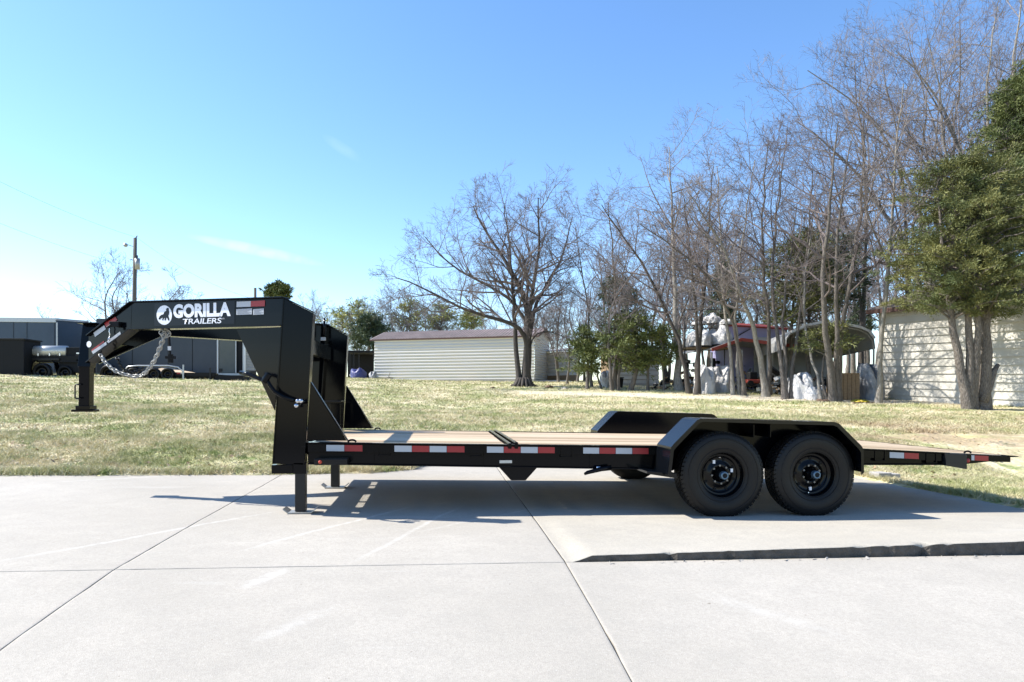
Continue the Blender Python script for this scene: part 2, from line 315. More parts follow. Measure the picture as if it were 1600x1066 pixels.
class MB:
    def __init__(s): s.v = []; s.f = []
    def add(s, V, F):
        n = len(s.v); s.v.extend([tuple(map(float, p)) for p in V]); s.f.extend([tuple(int(i) + n for i in f) for f in F]); return s
    def box(s, x0, x1, y0, y1, z0, z1):
        return s.hexa([(x0, y0, z0), (x1, y0, z0), (x1, y1, z0), (x0, y1, z0)], [(x0, y0, z1), (x1, y0, z1), (x1, y1, z1), (x0, y1, z1)])
    def hexa(s, a, b):
        return s.add(list(a) + list(b), [(3, 2, 1, 0), (4, 5, 6, 7), (0, 1, 5, 4), (1, 2, 6, 5), (2, 3, 7, 6), (3, 0, 4, 7)])
    def prism(s, poly, d):       # polygon (world points) extruded by vector d
        n = len(poly); a = [np.array(p, float) for p in poly]; b = [p + np.array(d, float) for p in a]
        return s.add(a + b, [tuple(range(n))[::-1], tuple(range(n, 2 * n))] + [(i, (i + 1) % n, n + (i + 1) % n, n + i) for i in range(n)])
    def bar(s, p, q, wd, ht, up=(0, 0, 1)):
        p = np.array(p, float); q = np.array(q, float); d = q - p; d /= np.linalg.norm(d); u = np.array(up, float)
        sd = np.cross(d, u); sd /= np.linalg.norm(sd); u = np.cross(sd, d)
        c = [(-1, -1), (1, -1), (1, 1), (-1, 1)]
        return s.hexa([p + sd * wd / 2 * a + u * ht / 2 * b for a, b in c], [q + sd * wd / 2 * a + u * ht / 2 * b for a, b in c])
    def tube(s, pts, r, k=10, caps=True):
        P = [np.array(p, float) for p in pts]; n = len(P); rs = r if hasattr(r, '__len__') else [r] * n
        T = [P[min(i + 1, n - 1)] - P[max(i - 1, 0)] for i in range(n)]
        ref = np.array([0, 0, 1.0]) if abs(T[0][2]) < 0.9 * np.linalg.norm(T[0]) else np.array([1.0, 0, 0])
        V = []
        for i in range(n):
            t = T[i] / np.linalg.norm(T[i]); a = np.cross(t, ref); a /= np.linalg.norm(a); b = np.cross(a, t)
            ref = b if abs(np.dot(b, t)) < 0.9 else ref
            for j in range(k):
                th = 2 * math.pi * j / k; V.append(P[i] + rs[i] * (math.cos(th) * a + math.sin(th) * b))
        F = [(i * k + j, i * k + (j + 1) % k, (i + 1) * k + (j + 1) % k, (i + 1) * k + j) for i in range(n - 1) for j in range(k)]
        if caps: F += [tuple(range(k))[::-1], tuple(range((n - 1) * k, n * k))]
        return s.add(V, F)
    def lathe(s, prof, c, k=48, close=False):   # axis along Y; prof = (radius, y)
        V = []; n = len(prof)
        for j in range(k):
            th = 2 * math.pi * j / k
            for r, y in prof: V.append((c[0] + r * math.cos(th), c[1] + y, c[2] + r * math.sin(th)))
        F = [(j * n + i, j * n + i + 1, ((j + 1) % k) * n + i + 1, ((j + 1) % k) * n + i) for j in range(k) for i in range(n - 1 if not close else n) if i + 1 < n]
        if close: F += [(j * n + n - 1, j * n, ((j + 1) % k) * n, ((j + 1) % k) * n + n - 1) for j in range(k)]
        return s.add(V, F)
    def build(s, name, m, parent=None, smooth=False, bevel=0.0, label=None):
        return obj(name, np.array(s.v), s.f, m, parent, smooth, bevel, label)
def smooth_by_angle(o, ang=35):
    me = o.data
    import bmesh
    bm = bmesh.new(); bm.from_mesh(me)
    for f in bm.faces: f.smooth = True
    for e in bm.edges:
        if len(e.link_faces) == 2 and e.calc_face_angle(0) > R(ang): e.smooth = False
    bm.to_mesh(me); bm.free(); return o
RNG = np.random.default_rng(7)
def copy_tree(o, parent=None, skip=()):
    c = o.copy(); COL.objects.link(c); c.parent = parent
    for ch in list(o.children): copy_tree(ch, c)
    return c

# ------------------------------------------------------------------ ground heights
_py = np.array([-30, 0.5, 1.5, 2.9, 3.5, 4.5, 5.9, 8.2, 10.4, 14]); _pz = np.array([-1.45, -1.44, -1.37, -1.245, -1.183, -1.11, -1.09, -1.078, -1.052, -1.05])
def base_z(X, Y):
    X = np.asarray(X, float); Y = np.asarray(Y, float)
    return np.interp(Y, _py, _pz) - (0.009 + 0.0024 * np.clip(Y - 4.5, -2, 5)) * (np.clip(X, -14, 14) - 0.83)
XB, XA, XC, YJ, XR = 0.833, -2.025, -5.35, 4.5, 6.02
def right_z(X, Y):
    X = np.asarray(X, float); Y = np.asarray(Y, float)
    b = np.clip(0.042 + 0.0165 * (X - 1), 0.0, 0.11) * np.clip((6.3 - Y) / 1.8, 0, 1) * np.clip((X - XB - .05) / 0.13, 0, 1)
    return base_z(X, Y) + b
def yedge(X):
    return np.interp(X, [-40, -6, -2.1, -0.9, -0.35, -0.2, 6.1], [8.55, 8.75, 9.05, 9.3, 9.75, 10.5, 10.5])
_ty = np.array([8.9, 9.6, 10.4, 11.4, 14, 18, 22, 27, 32, 38, 45, 60, 100, 800]); _tz = np.array([-1.08, -1.03, -0.92, -0.82, -0.60, -0.34, -0.12, 0.2, 0.48, 0.76, 1.02, 1.38, 2.35, 19])
def lawn_z(X, Y):
    X = np.asarray(X, float); Y = np.asarray(Y, float)
    z = np.interp(Y, _ty, _tz)
    # slopes up to the left
    k = np.interp(Y, [9, 11, 30], [0.021, 0.021, 0.0275])
    z = z + k * np.clip(-X, -1.0, 22)
    near = base_z(np.clip(X, -14, 9), np.minimum(Y, 9.3)) + 0.015
    t = np.clip((Y - 8.9) / 1.6, 0, 1); t = t * t * (3 - 2 * t)
    z = near * (1 - t) + z * t
    z = z + 0.022 * np.sin(X * 1.7 + 1) * np.sin(Y * 1.3) * np.clip((Y - 9) / 3, 0, 1) + 0.012 * np.sin(X * 4.1 + Y * 2.3) * np.sin(Y * 5.1 - X)
    return z
def on_drive(X, Y): return (Y < yedge(X)) & (X < XR) & (X > -40)
def G(px, py):       # where a sight line meets the lawn
    r = ray(px, py)
    ys = np.concatenate([np.arange(8, 60, 0.05), np.arange(60, 300, 1)])
    P = np.outer(ys / r[1], r); h = lawn_z(P[:, 0], P[:, 1]); i = np.argmax(P[:, 2] < h)
    if not (P[:, 2] < h).any(): i = len(ys) - 1
    return np.array([P[i, 0], P[i, 1], h[i]])
def GX(px, Y):       # lawn point in picture column px at depth Y
    r = ray(px, HOR); X = r[0] * Y / r[1]; return np.array([X, Y, float(lawn_z(X, Y))])

# ------------------------------------------------------------------ lawn
xs = np.unique(np.concatenate([np.arange(-400, -60, 20), np.arange(-60, -14, 2), np.arange(-14, -9, .5), np.arange(-9, 10, 0.09), np.arange(10, 20, .5), np.arange(20, 60, 2), np.arange(60, 401, 20)]))
ys = np.unique(np.concatenate([np.arange(-30, 5, 2.5), np.arange(5, 8.4, 0.4), np.arange(8.4, 12, 0.08), np.arange(12, 20, 0.2), np.arange(20, 40, .5), np.arange(40, 60, 2), np.arange(60, 801, 20)]))
XX, YY = np.meshgrid(xs, ys); ZZ = lawn_z(XX, YY)
fine = (YY > 8.4) & (YY < 20)
ZZ = ZZ + np.where(fine, RNG.normal(0, 0.006, ZZ.shape), 0)
ZZ = np.where((YY < yedge(XX) - 0.1) & (XX < XR - 0.1) & (XX > -39), ZZ - 0.25, np.where(on_drive(XX, YY), ZZ - 0.02, ZZ))
nx, ny = len(xs), len(ys); idx = np.arange(nx * ny).reshape(ny, nx)
F = np.stack([idx[:-1, :-1], idx[:-1, 1:], idx[1:, 1:], idx[1:, :-1]], -1).reshape(-1, 4)
lawn = obj('lawn', np.stack([XX, YY, ZZ], -1).reshape(-1, 3), F, 'lawn_soil', smooth=True)
tag(lawn, 'patchy straw and green lawn rising behind the concrete drive', None, None, 'structure')

# grass blades, density falling with distance
def blades(n, x0, x1, y0, y1, h, wd, power=1.0):
    Y = y0 + (y1 - y0) * RNG.random(n) ** power
    X = x0 + (x1 - x0) * RNG.random(n)
    # thin out: keep inside the view wedge, off the drive
    lim = np.abs(X - Y * 0.105) < Y * 0.80 + 0.6
    patch = 0.5 + 0.5 * np.sin(X * 2.1 + np.sin(Y * 1.7) * 2) * np.sin(Y * 2.6 + np.sin(X * 1.3) * 2)
    keep = lim & ~on_drive(X + RNG.normal(0, .03, n), Y + np.abs(RNG.normal(0, 0.05, n)) - .02) & (RNG.random(n) < 0.55 + 0.45 * patch)
    # worn track
    d = np.abs(Y - 24.5 + (X - 8) * 0.45); keep &= ~((d < 1.6) & (X > 3) & (RNG.random(n) < .93))
    X, Y = X[keep], Y[keep]; patch = patch[keep]; n = len(X)
    Z = lawn_z(X, Y) - 0.004
    a = RNG.random(n) * 2 * math.pi; lean = RNG.normal(0, 0.9, (n, 2)); hh = h * (0.5 + RNG.random(n)) * (0.6 + 0.6 * patch); sc_ = wd * (0.6 + 0.8 * RNG.random(n))
    sd = np.stack([np.cos(a), np.sin(a), np.zeros(n)], -1) * sc_[:, None] * 0.5
    p = np.stack([X, Y, Z], -1); tip = p + np.stack([lean[:, 0] * hh, lean[:, 1] * hh, hh], -1)
    V = np.stack([p - sd, p + sd, tip], 1).reshape(-1, 3)
    return V, np.repeat(RNG.random(n), 3)
def grass(name, label, specs):
    Vs, Ts = zip(*[blades(*s) for s in specs]); V = np.concatenate(Vs); Tt = np.concatenate(Ts)
    F = np.arange(len(V)).reshape(-1, 3); o = obj(name, V, F, 'grass_blade')
    at = o.data.attributes.new('tint', 'FLOAT', 'POINT'); at.data.foreach_set('value', Tt.astype(np.float32))
    tag(o, label, 'grass', None, 'stuff'); return o
grass('grass', 'short patchy winter grass of the lawn beyond the drive', [
    (330000, -8.5, 8.5, 8.7, 12.5, 0.045, 0.009), (260000, -12, 15, 12.5, 18, 0.05, 0.013), (130000, -16, 20, 18, 28, 0.055, 0.022), (70000, -24, 26, 28, 44, 0.06, 0.04),
    (60000, 5.95, 8.6, 5.5, 9, 0.045, 0.009), (26000, -8.5, -1.5, 8.55, 9.25, 0.075, 0.010), (9000, -1.8, .2, 9.0, 10.2, 0.075, 0.010), (12000, 5.95, 6.2, 4.5, 10.5, 0.07, 0.010)])
# leaf litter
n = 5200
Y = 9 + 17 * RNG.random(n) ** 1.3; X = (RNG.random(n) * 2 - 1) * Y * 0.8 + Y * 0.1; k_ = ~on_drive(X, Y); X, Y = X[k_], Y[k_]; n = len(X)
Z = lawn_z(X, Y) + 0.025; a = RNG.random(n) * 6.28; s_ = 0.015 + 0.02 * RNG.random(n)
u = np.stack([np.cos(a), np.sin(a), RNG.normal(0, .4, n)], -1) * s_[:, None]; v = np.stack([-np.sin(a), np.cos(a), RNG.normal(0, .4, n)], -1) * s_[:, None] * 0.7
p = np.stack([X, Y, Z], -1)
o = obj('fallen_leaves', np.stack([p - u, p - v, p + u, p + v], 1).reshape(-1, 3), np.arange(4 * n).reshape(-1, 4), 'leaf_litter')
tag(o, 'dry brown fallen leaves scattered over the lawn', 'leaves', None, 'stuff')

# ------------------------------------------------------------------ concrete drive: slabs with open joints on a dirt bed
drive = MB()
gx = np.linspace(-39.9, XR - 0.02, 90); gy = np.unique(np.concatenate([np.linspace(-14, 10.4, 200), _py[(_py > -14) & (_py < 10.4)]]))
AX, AY = np.meshgrid(gx, gy); AZ = base_z(AX, AY) - 0.011
AZ = np.where(AY > yedge(AX) - 0.15, AZ - 0.3, AZ)
ii = np.arange(AX.size).reshape(AX.shape); Fd = np.stack([ii[:-1, :-1], ii[:-1, 1:], ii[1:, 1:], ii[1:, :-1]], -1).reshape(-1, 4)
driveway = obj('driveway', np.stack([AX, AY, AZ], -1).reshape(-1, 3), Fd, 'joint_dirt')
tag(driveway, 'pale concrete drive of large slabs with open joints', None, None, 'structure')
def slab(x0, x1, y0, y1, zf, m, far_edge=None, chip=None):
    g = 0.0023
    def ax(a, b, s, fa, fb):
        n = max(3, int((b - a) / s)); t = np.linspace(a + (g if fa else 0), b - (g if fb else 0), n)
        return np.unique(np.concatenate([t, [t[0] + 0.005, t[0] + 0.02, t[-1] - 0.005, t[-1] - 0.02]]))
    X = ax(x0, x1, 0.045 if chip else 0.12, 1, 1); Yv = ax(0, 1, 0.02, 0, 0) if far_edge else None
    if far_edge:
        tt = np.unique(np.concatenate([np.linspace(0, 1, 40), [0.003, 0.006, .994, .997]]))
        P = np.array([[(x, y0 + g + (far_edge(x) - y0 - g) * t) for x in X] for t in tt])
    else:
        Yv = ax(y0, y1, 0.15, 1, 1); P = np.array([[(x, y) for x in X] for y in Yv])
    ny_, nx_ = P.shape[:2]; PX_, PY_ = P[..., 0].copy(), P[..., 1].copy()
    Z = zf(PX_, PY_)
    # worn joint edges
    jx = RNG.normal(0, 0.0013, ny_); jy = RNG.normal(0, 0.0022, nx_)
    spl = (RNG.random(nx_) < 0.06) * 0.008; splx = (RNG.random(ny_) < 0.05) * 0.008
    PX_[:, 0] += jx + splx; PX_[:, -1] += -np.abs(RNG.normal(0, 0.0022, ny_)); PY_[0, :] += jy + spl; PY_[-1, :] -= np.abs(RNG.normal(0, .0022, nx_)) + (0 if far_edge else (RNG.random(nx_) < .06) * 0.012)
    Z[0, :] -= 0.0015; Z[-1, :] -= 0.0015; Z[:, 0] -= 0.0015; Z[:, -1] -= 0.0015
    if chip is not None:
        c = chip(X)
        PY_[0, :] += c; PY_[1, :] = np.maximum(PY_[1, :], PY_[0, :] + 0.006); PY_[2, :] = np.maximum(PY_[2, :], PY_[1, :] + .006); PY_[3, :] = np.maximum(PY_[3, :], PY_[2, :] + 0.01)
        Z[0, :] -= 0.002 + np.maximum(c - .012, 0) * .75; Z[1, :] -= np.maximum(c - .012, 0) * .45
    V = np.stack([PX_, PY_, Z], -1).reshape(-1, 3); i_ = np.arange(nx_ * ny_).reshape(ny_, nx_)
    F = [tuple(q) for q in np.stack([i_[:-1, :-1], i_[:-1, 1:], i_[1:, 1:], i_[1:, :-1]], -1).reshape(-1, 4).tolist()]
    rim = list(i_[0, :]) + list(i_[1:, -1]) + list(i_[-1, :-1][::-1]) + list(i_[1:-1, 0][::-1]); nv = len(V); low = V[rim].copy(); low[:, 2] -= 0.16
    V = np.concatenate([V, low]); nr = len(rim); side = []
    for k in range(nr): side.append((rim[(k + 1) % nr], rim[k], nv + k, nv + (k + 1) % nr))
    o = obj('concrete_slab', V, F + side, m, driveway, smooth=False)
    if chip is not None:
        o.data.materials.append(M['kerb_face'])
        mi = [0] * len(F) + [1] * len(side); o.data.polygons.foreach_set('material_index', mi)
    o.data.polygons.foreach_set('use_smooth', [True] * len(F) + [False] * len(side)); 
    return o
XS = [-39.8, -12, -8.7, XC, XA, XB, XR]
for a, b in zip(XS[:-2], XS[1:-1]):
    slab(a, b, YJ, 0, base_z, 'concrete', far_edge=lambda x: float(yedge(x)))
    slab(a, b, 0.6, YJ, base_z, 'concrete'); slab(a, b, -5, 0.6, base_z, 'concrete')
slab(XB, XR, 0.6, YJ, base_z, 'concrete'); slab(XB, XR, -5, 0.6, base_z, 'concrete')
def chipf(X):
    c = np.abs(np.interp(X, np.arange(XB, XR + .1, 0.05), RNG.normal(0, 0.006, int((XR + .1 - XB) / 0.05) + 1)[:len(np.arange(XB, XR + .1, 0.05))]))
    for x, d, wd in ((1.55, 0.035, 0.03), (2.45, 0.012, .12), (2.95, 0.02, .10), (3.42, 0.04, 0.05), (3.62, 0.03, 0.03), (3.15, 0.02, .04), (4.6, .02, .06)): c = c + d * np.exp(-((X - x) / wd) ** 2)
    return c
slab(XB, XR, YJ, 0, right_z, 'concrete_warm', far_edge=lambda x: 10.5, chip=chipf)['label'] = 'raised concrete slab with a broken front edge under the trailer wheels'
# crumbs of broken concrete along the raised edge
mb = MB()
for i in range(90):
    x = XB + 0.2 + RNG.random() * 5; y = YJ - 0.012 - RNG.random() ** 2 * 0.05; s = 0.003 + 0.007 * RNG.random(); z = float(base_z(x, y))
    pts = [np.array([x, y, z]) + RNG.normal(0, s, 3) * [1.3, 1, .6] for _ in range(5)]; mb.add(pts, [(0, 1, 2), (0, 2, 3), (0, 3, 4), (0, 4, 1), (1, 2, 3), (1, 3, 4)])
tag(mb.build('concrete_crumbs', 'block_concrete'), 'small crumbs of broken concrete along the raised slab edge', 'rubble', None, 'stuff')

# concrete block and edge strip beyond the drive
t = None
b0 = np.array([6.25, 8.95, float(lawn_z(6.25, 8.95))])
mb = MB().box(b0[0] - .22, b0[0] - .03, b0[1] - .1, b0[1] + .12, b0[2] - .05, b0[2] + .085); mb.box(b0[0] - .03, b0[0] + .1, b0[1] - .1, b0[1] + .12, b0[2] - .05, b0[2] + .07)
tag(mb.build('concrete_block', 'block_concrete', bevel=0.006), 'small concrete block lying at the edge of the drive behind the rear wheel', 'block')
mb = MB(); xk = np.linspace(-0.3, 0.72, 12)
for a, b in zip(xk[:-1], xk[1:]):
    y0 = 10.52; za, zb = float(base_z(a, y0)), float(base_z(b, y0)); ja, jb = 0.02 * RNG.random(2)
    mb.hexa([(a, y0 + ja, za - .1), (b, y0 + jb, zb - .1), (b, y0 + .5, zb - .1), (a, y0 + .5, za - .1)], [(a, y0 + ja, za + .07), (b, y0 + jb, zb + .07), (b, y0 + .5, zb + .075), (a, y0 + .5, za + .075)])
tag(mb.build('concrete_pad', 'concrete'), 'small pale concrete pad at the far edge of the drive', 'pad')

# ================================================================== THE GOOSENECK TRAILER
YN, YF = 6.30, 8.74; YC = (YN + YF) / 2
def mirror(V): V = np.array(V, float); V[:, 1] = 2 * YC - V[:, 1]; return V
TR = thing('gooseneck_trailer', 'black gooseneck flatbed trailer with pale pine deck and two axles, standing on the drive', 'trailer', (1.5, YC, -1.1))
def both(mb, name, m, bevel=0.003, smooth=False, label=None):
    V = np.array(mb.v); o1 = obj(name, V, mb.f, m, TR, smooth, bevel, label)
    o2 = obj(name, mirror(V), [tuple(reversed(f)) for f in mb.f], m, TR, smooth, bevel, label); return o1, o2
def dz(X): return -0.437 - 0.018 * X if X < 4.0 else -0.509 - 0.052 * (X - 4.0)
def p2(px, py, Y=YN): q = PY(px, py, Y); return q[0], q[2]
# riser columns (I-beams, slightly raked, mitred top)
rbl, rtl, rtr, rbr = p2(425, 725), p2(441.5, 465), p2(489, 489), p2(475.5, 727)
def at3(q, y): return np.array([q[0], y, q[1]])
def lerp(a, b, t): return (a[0] + (b[0] - a[0]) * t, a[1] + (b[1] - a[1]) * t)
ins = 0.012
mb = MB().prism([at3(rbl, YN + .012), at3(rbr, YN + .012), at3(rtr, YN + .012), at3(rtl, YN + .012)], (0, 0.010, 0))
both(mb, 'riser_web', 'black_paint')
mb = MB()
for (a, b, dx) in ((rbl, rtl, ins), (rbr, rtr, -ins)):
    mb.prism([at3(a, YN), at3(b, YN), at3((b[0] + dx, b[1] + (0.006 if dx < 0 else -0.006)), YN), at3((a[0] + dx, a[1]), YN)], (0, 0.13, 0))
both(mb, 'riser_flange', 'black_paint')
mb = MB().prism([at3((rtl[0] - .004, rtl[1] + .001), YN - .002), at3((rtr[0] + .004, rtr[1] + .001), YN - .002), at3((rtr[0] + .004, rtr[1] + .011), YN - .002), at3((rtl[0] - .004, rtl[1] + .012), YN - .002)], (0, 0.14, 0))
both(mb, 'riser_cap', 'black_paint')
# gussets behind the risers
g1, g2, g3 = p2(484, 597), p2(541, 689), p2(478, 689)
mb = MB().prism([at3(g1, YN + .03), at3(g3, YN + .03), at3(g2, YN + .03)], (0, .012, 0)); mb.bar(at3((g1[0] + .004, g1[1]), YN + .036), at3((g2[0] + .01, g2[1]), YN + .036), 0.05, 0.008, (1, 0, 1))
both(mb, 'gusset', 'black_paint')
# neck beams converge towards the coupler
N0 = np.array([-1.415, YN + 0.02, 0]); N1 = np.array([-3.60, YC - 0.10, 0]); nd = (N1 - N0) / np.linalg.norm(N1 - N0)
NN = np.array([nd[1], -nd[0], 0.0]); NN = NN if NN[1] < 0 else -NN          # faces the viewer
def pn(px, py, o=0.0): return PP(px, py, N0 + NN * o, NN)
T0, T1, T2 = pn(443.5, 466), pn(206, 473), pn(138, 525.5)
B0, B1, B2 = pn(440.5, 508), pn(204.5, 513.5), pn(138, 565.5)
mb = MB().prism([B0, B1, T1, T0], -NN * .01); mb.prism([B1, B2, T2, T1], -NN * .01)
both(mb, 'neck_web', 'black_paint')
mb = MB()
def strip(a, b, th, o0, o1):
    up = np.array([0, 0, th]); mb.hexa([a + NN * o0, b + NN * o0, b + NN * o1, a + NN * o1], [a + NN * o0 + up, b + NN * o0 + up, b + NN * o1 + up, a + NN * o1 + up])
strip(T0, T1, .012, .03, -.09); strip(T1, T2, .014, .03, -.09); both(mb, 'neck_flange', 'black_paint')
mb = MB(); strip(B0, B1, -.012, .035, -.10); strip(B1, B2, -.013, .035, -.10)
both(mb, 'neck_flange', 'black_paint')
# triangular plate below the neck against the riser
q1, q2, q3 = pn(369, 514), pn(440.5, 511), pn(429, 642)
mb = MB().prism([q1, q3, q2], -NN * .01); both(mb, 'neck_gusset', 'black_paint')
# head plates joining both beams
mid = lambda p, y: np.array([p[0], y, p[2]])
mb = MB()
def cross(a, b, dz_=0.0):      # plate across between near and far beams along the edge a-b
    A, B_ = a.copy(), b.copy(); A2 = A.copy(); A2[1] = 2 * YC - A[1]; B2_ = B_.copy(); B2_[1] = 2 * YC - B_[1]
    mb.hexa([A, B_, B2_, A2], [q + np.array([0, 0, .01]) for q in (A, B_, B2_, A2)])
ta = T1 + (T2 - T1) * .35 + NN * -.01; cross(ta + [0, 0, -.012], T2 + [0, 0, -.012] - NN * .01)
ba = B1 + (B2 - B1) * .45 + NN * -.01; cross(ba + [0, 0, .004], B2 + [0, 0, .004] - NN * .01)
mb.build('head_plate', 'black_paint', TR, bevel=.002)
# coupler post
pt, pb = PY(139.5, 507, YC - .05), PY(130.5, 641, YC - .05)
pm = pt + (pb - pt) * 0.5
s = 0.085
def post(a, b, h): 
    mb.hexa([a + np.array([i * h, j * h, 0]) for i, j in ((-1, -1), (1, -1), (1, 1), (-1, 1))], [b + np.array([i * h, j * h, 0]) for i, j in ((-1, -1), (1, -1), (1, 1), (-1, 1))])
pt[1] = pb[1] = YC
mb = MB(); post(pm + (pb - pt) * .0 + [0, 0, 0], pt, .062); mb.build('coupler_post', 'black_paint', TR, bevel=.006)
mb = MB(); post(pb, pm + [0, 0, .05], .052); mb.build('coupler_tube', 'black_paint', TR, bevel=.006)
mb = MB().box(pb[0] - .115, pb[0] + .10, YC - .07, YC + .07, pb[2] - .018, pb[2] + .006); mb.box(pb[0] - .07, pb[0] + .07, YC - .075, YC + .075, pb[2] + .006, pb[2] + .045)
mb.build('coupler_base', 'black_paint', TR, bevel=.004)
h0, h1 = PY(126, 601, YC - .1), PY(125, 623, YC - .1)
hx = h0[0] - .055
mb = MB().tube([(h0[0], YC - .1, h0[2]), (hx + .01, YC - .1, h0[2]), (hx, YC - .1, h0[2] - .012), (hx, YC - .1, h1[2] + .012), (hx + .01, YC - .1, h1[2]), (h1[0], YC - .1, h1[2])], .0075, 8)
mb.build('coupler_handle', 'steel_leg', TR, smooth=True)
mb = MB().box(pt[0] - .07, pt[0] + .12, YC - .16, YC + .16, pt[2], pt[2] + .012); mb.build('post_cap', 'black_paint', TR, bevel=.003)
# decals on the neck
def decal(name, pxs, m, o=0.004, th=.0015, label=None, parent=TR):
    mb = MB().prism([pn(x, y, o) for x, y in pxs], NN * th); return mb.build(name, m, parent, label=label)
panel = decal('decal_panel', [(241.5, 474.5), (241, 510), (366.5, 506), (367, 470.5)], 'decal_dark', .002, .001)
def ell(cx_, cy_, a, b, n=36): return [(cx_ + a * math.cos(t), cy_ + b * math.sin(t)) for t in np.linspace(0, 2 * math.pi, n, endpoint=False)]
logo = decal('logo', ell(256.6, 492.5, 12, 15.2), 'decal_white', .0045, .001, 'white oval emblem')
Z1 = lambda x, y: (230 + x / 7.2727, 455 + y / 7.2727)
sil = [(128, 312), (140, 288), (160, 270), (184, 262), (192, 240), (205, 228), (214, 226), (213, 208), (221, 193), (234, 188), (246, 198), (244, 216), (249, 232), (247, 262), (238, 276), (243, 296), (251, 318), (248, 334), (238, 334), (226, 306), (216, 300), (212, 322), (202, 336), (196, 332), (200, 306), (190, 308), (178, 332), (168, 330), (176, 304), (160, 306), (146, 322), (132, 322)]
decal('gorilla_silhouette', [Z1(*p) for p in sil], 'decal_dark', .0062, .001, parent=logo)
def text_on(txt, px0, px1, ybase0, ytop0, yb1, offset, name, label, shear=0.0, space=1.0):
    cu = D.curves.new(name, 'FONT'); cu.body = txt; cu.offset = offset; cu.shear = shear; cu.space_character = space; cu.resolution_u = 4; cu.extrude = 0.0
    to = D.objects.new(name, cu); COL.objects.link(to); dg = bpy.context.evaluated_depsgraph_get(); me = D.meshes.new_from_object(to.evaluated_get(dg))
    D.objects.remove(to); v = np.zeros(len(me.vertices) * 3); me.vertices.foreach_get('co', v); v = v.reshape(-1, 3)
    x0, x1, y0, y1 = v[:, 0].min(), v[:, 0].max(), v[:, 1].min(), v[:, 1].max()
    A = pn(px0, ybase0, .0065); B = pn(px1, yb1, .0065); C = pn(px0, ytop0, .0065)
    u = (v[:, 0] - x0) / (x1 - x0); w_ = (v[:, 1] - y0) / (y1 - y0)
    W_ = A + np.outer(u, B - A) + np.outer(w_, C - A) - off_of(TR)
    me.vertices.foreach_set('co', W_.astype(np.float32).ravel()); me.materials.clear(); me.materials.append(M['decal_white']); me.update()
    o = D.objects.new(name, me); COL.objects.link(o); o.parent = TR; o['label'] = label
    return o
text_on('GORILLA', 270.5, 360.3, 497.5, 475.8, 494.2, 0.055, 'lettering', 'large white GORILLA lettering', 0, 1.02)
text_on('TRAILERS', 285.5, 346, 506.8, 498.4, 505.2, 0.012, 'lettering', 'small white TRAILERS lettering', 0.12, 0.95)
text_on('LLC', 345.3, 350.5, 498.9, 497.0, 498.8, 0.0, 'lettering', 'tiny white LLC lettering', 0.0, 0.95)
ZD = lambda x, y: (230 + x / 7.2727, 455 + y / 7.2727)
decal('reflective_tape', [ZD(1017, 120), ZD(1015, 182), ZD(1175, 177), ZD(1177, 114)], 'tape_white', label='white reflective tape')
decal('reflective_tape', [ZD(1178, 114), ZD(1176, 177), ZD(1336, 172), ZD(1338, 105)], 'tape_red', label='red reflective tape')
for a, b, nm in ((1013, 1190, 'warning_sticker'), (1203, 1325, 'warning_sticker')):
    s0 = decal(nm, [ZD(a, 206), ZD(a, 270), ZD(b, 264), ZD(b, 197)], 'tape_white', label='pale sticker with small print')
    for r_ in range(5):
        ya = 212 + r_ * 10.5; mb = MB().prism([pn(*ZD(a + 8, ya), .0062), pn(*ZD(a + 8, ya + 4), .0062), pn(*ZD(b - 10 - 22 * (r_ % 3), ya + 1), .0062), pn(*ZD(b - 10 - 22 * (r_ % 3), ya - 3), .0062)], NN * .0008)
        mb.build('print_line', 'print_grey', s0)
Z2 = lambda x, y: (100 + x / 5.328, 460 + y / 5.328)
decal('reflective_tape', [Z2(335, 240), Z2(350, 275), Z2(445, 215), Z2(428, 188)], 'tape_red', label='red reflective tape')
decal('reflective_tape', [Z2(245, 320), Z2(258, 355), Z2(348, 290), Z2(334, 258)], 'tape_white', label='white reflective tape')
decal('reflective_tape', [Z2(228, 462), Z2(230, 474), Z2(335, 400), Z2(330, 388)], 'tape_red', label='red reflective tape')
decal('reflective_tape', [Z2(230, 475), Z2(242, 498), Z2(355, 418), Z2(350, 395)], 'tape_white', label='white reflective tape')
decal('warning_sticker', [Z2(355, 392), Z2(370, 405), Z2(474, 333), Z2(466, 310)], 'tape_white', label='long pale sticker on the sloping neck')
decal('round_sticker', [Z2(*p) for p in ell(208, 416, 20, 26, 20)], 'decal_white', label='small round white sticker')
mb = MB(); c0 = pn(*Z2(425, 245), .04); mb.box(c0[0] - .045, c0[0] + .045, c0[1] - .03, c0[1] + .03, c0[2] - .03, c0[2] + .02); mb.tube([c0 + [-.02, -.02, -.01], c0 + [-.06, -.035, -.045]], .014, 8); mb.build('plug_socket', 'matt_black', TR, bevel=.004)
hk = [pn(*Z2(x, y), .03) for x, y in ((372, 262), (380, 285), (376, 312), (382, 335), (372, 362), (366, 388), (378, 384), (380, 355))]
MB().tube(hk, .006, 8).build('safety_hook', 'chrome', TR, smooth=True)
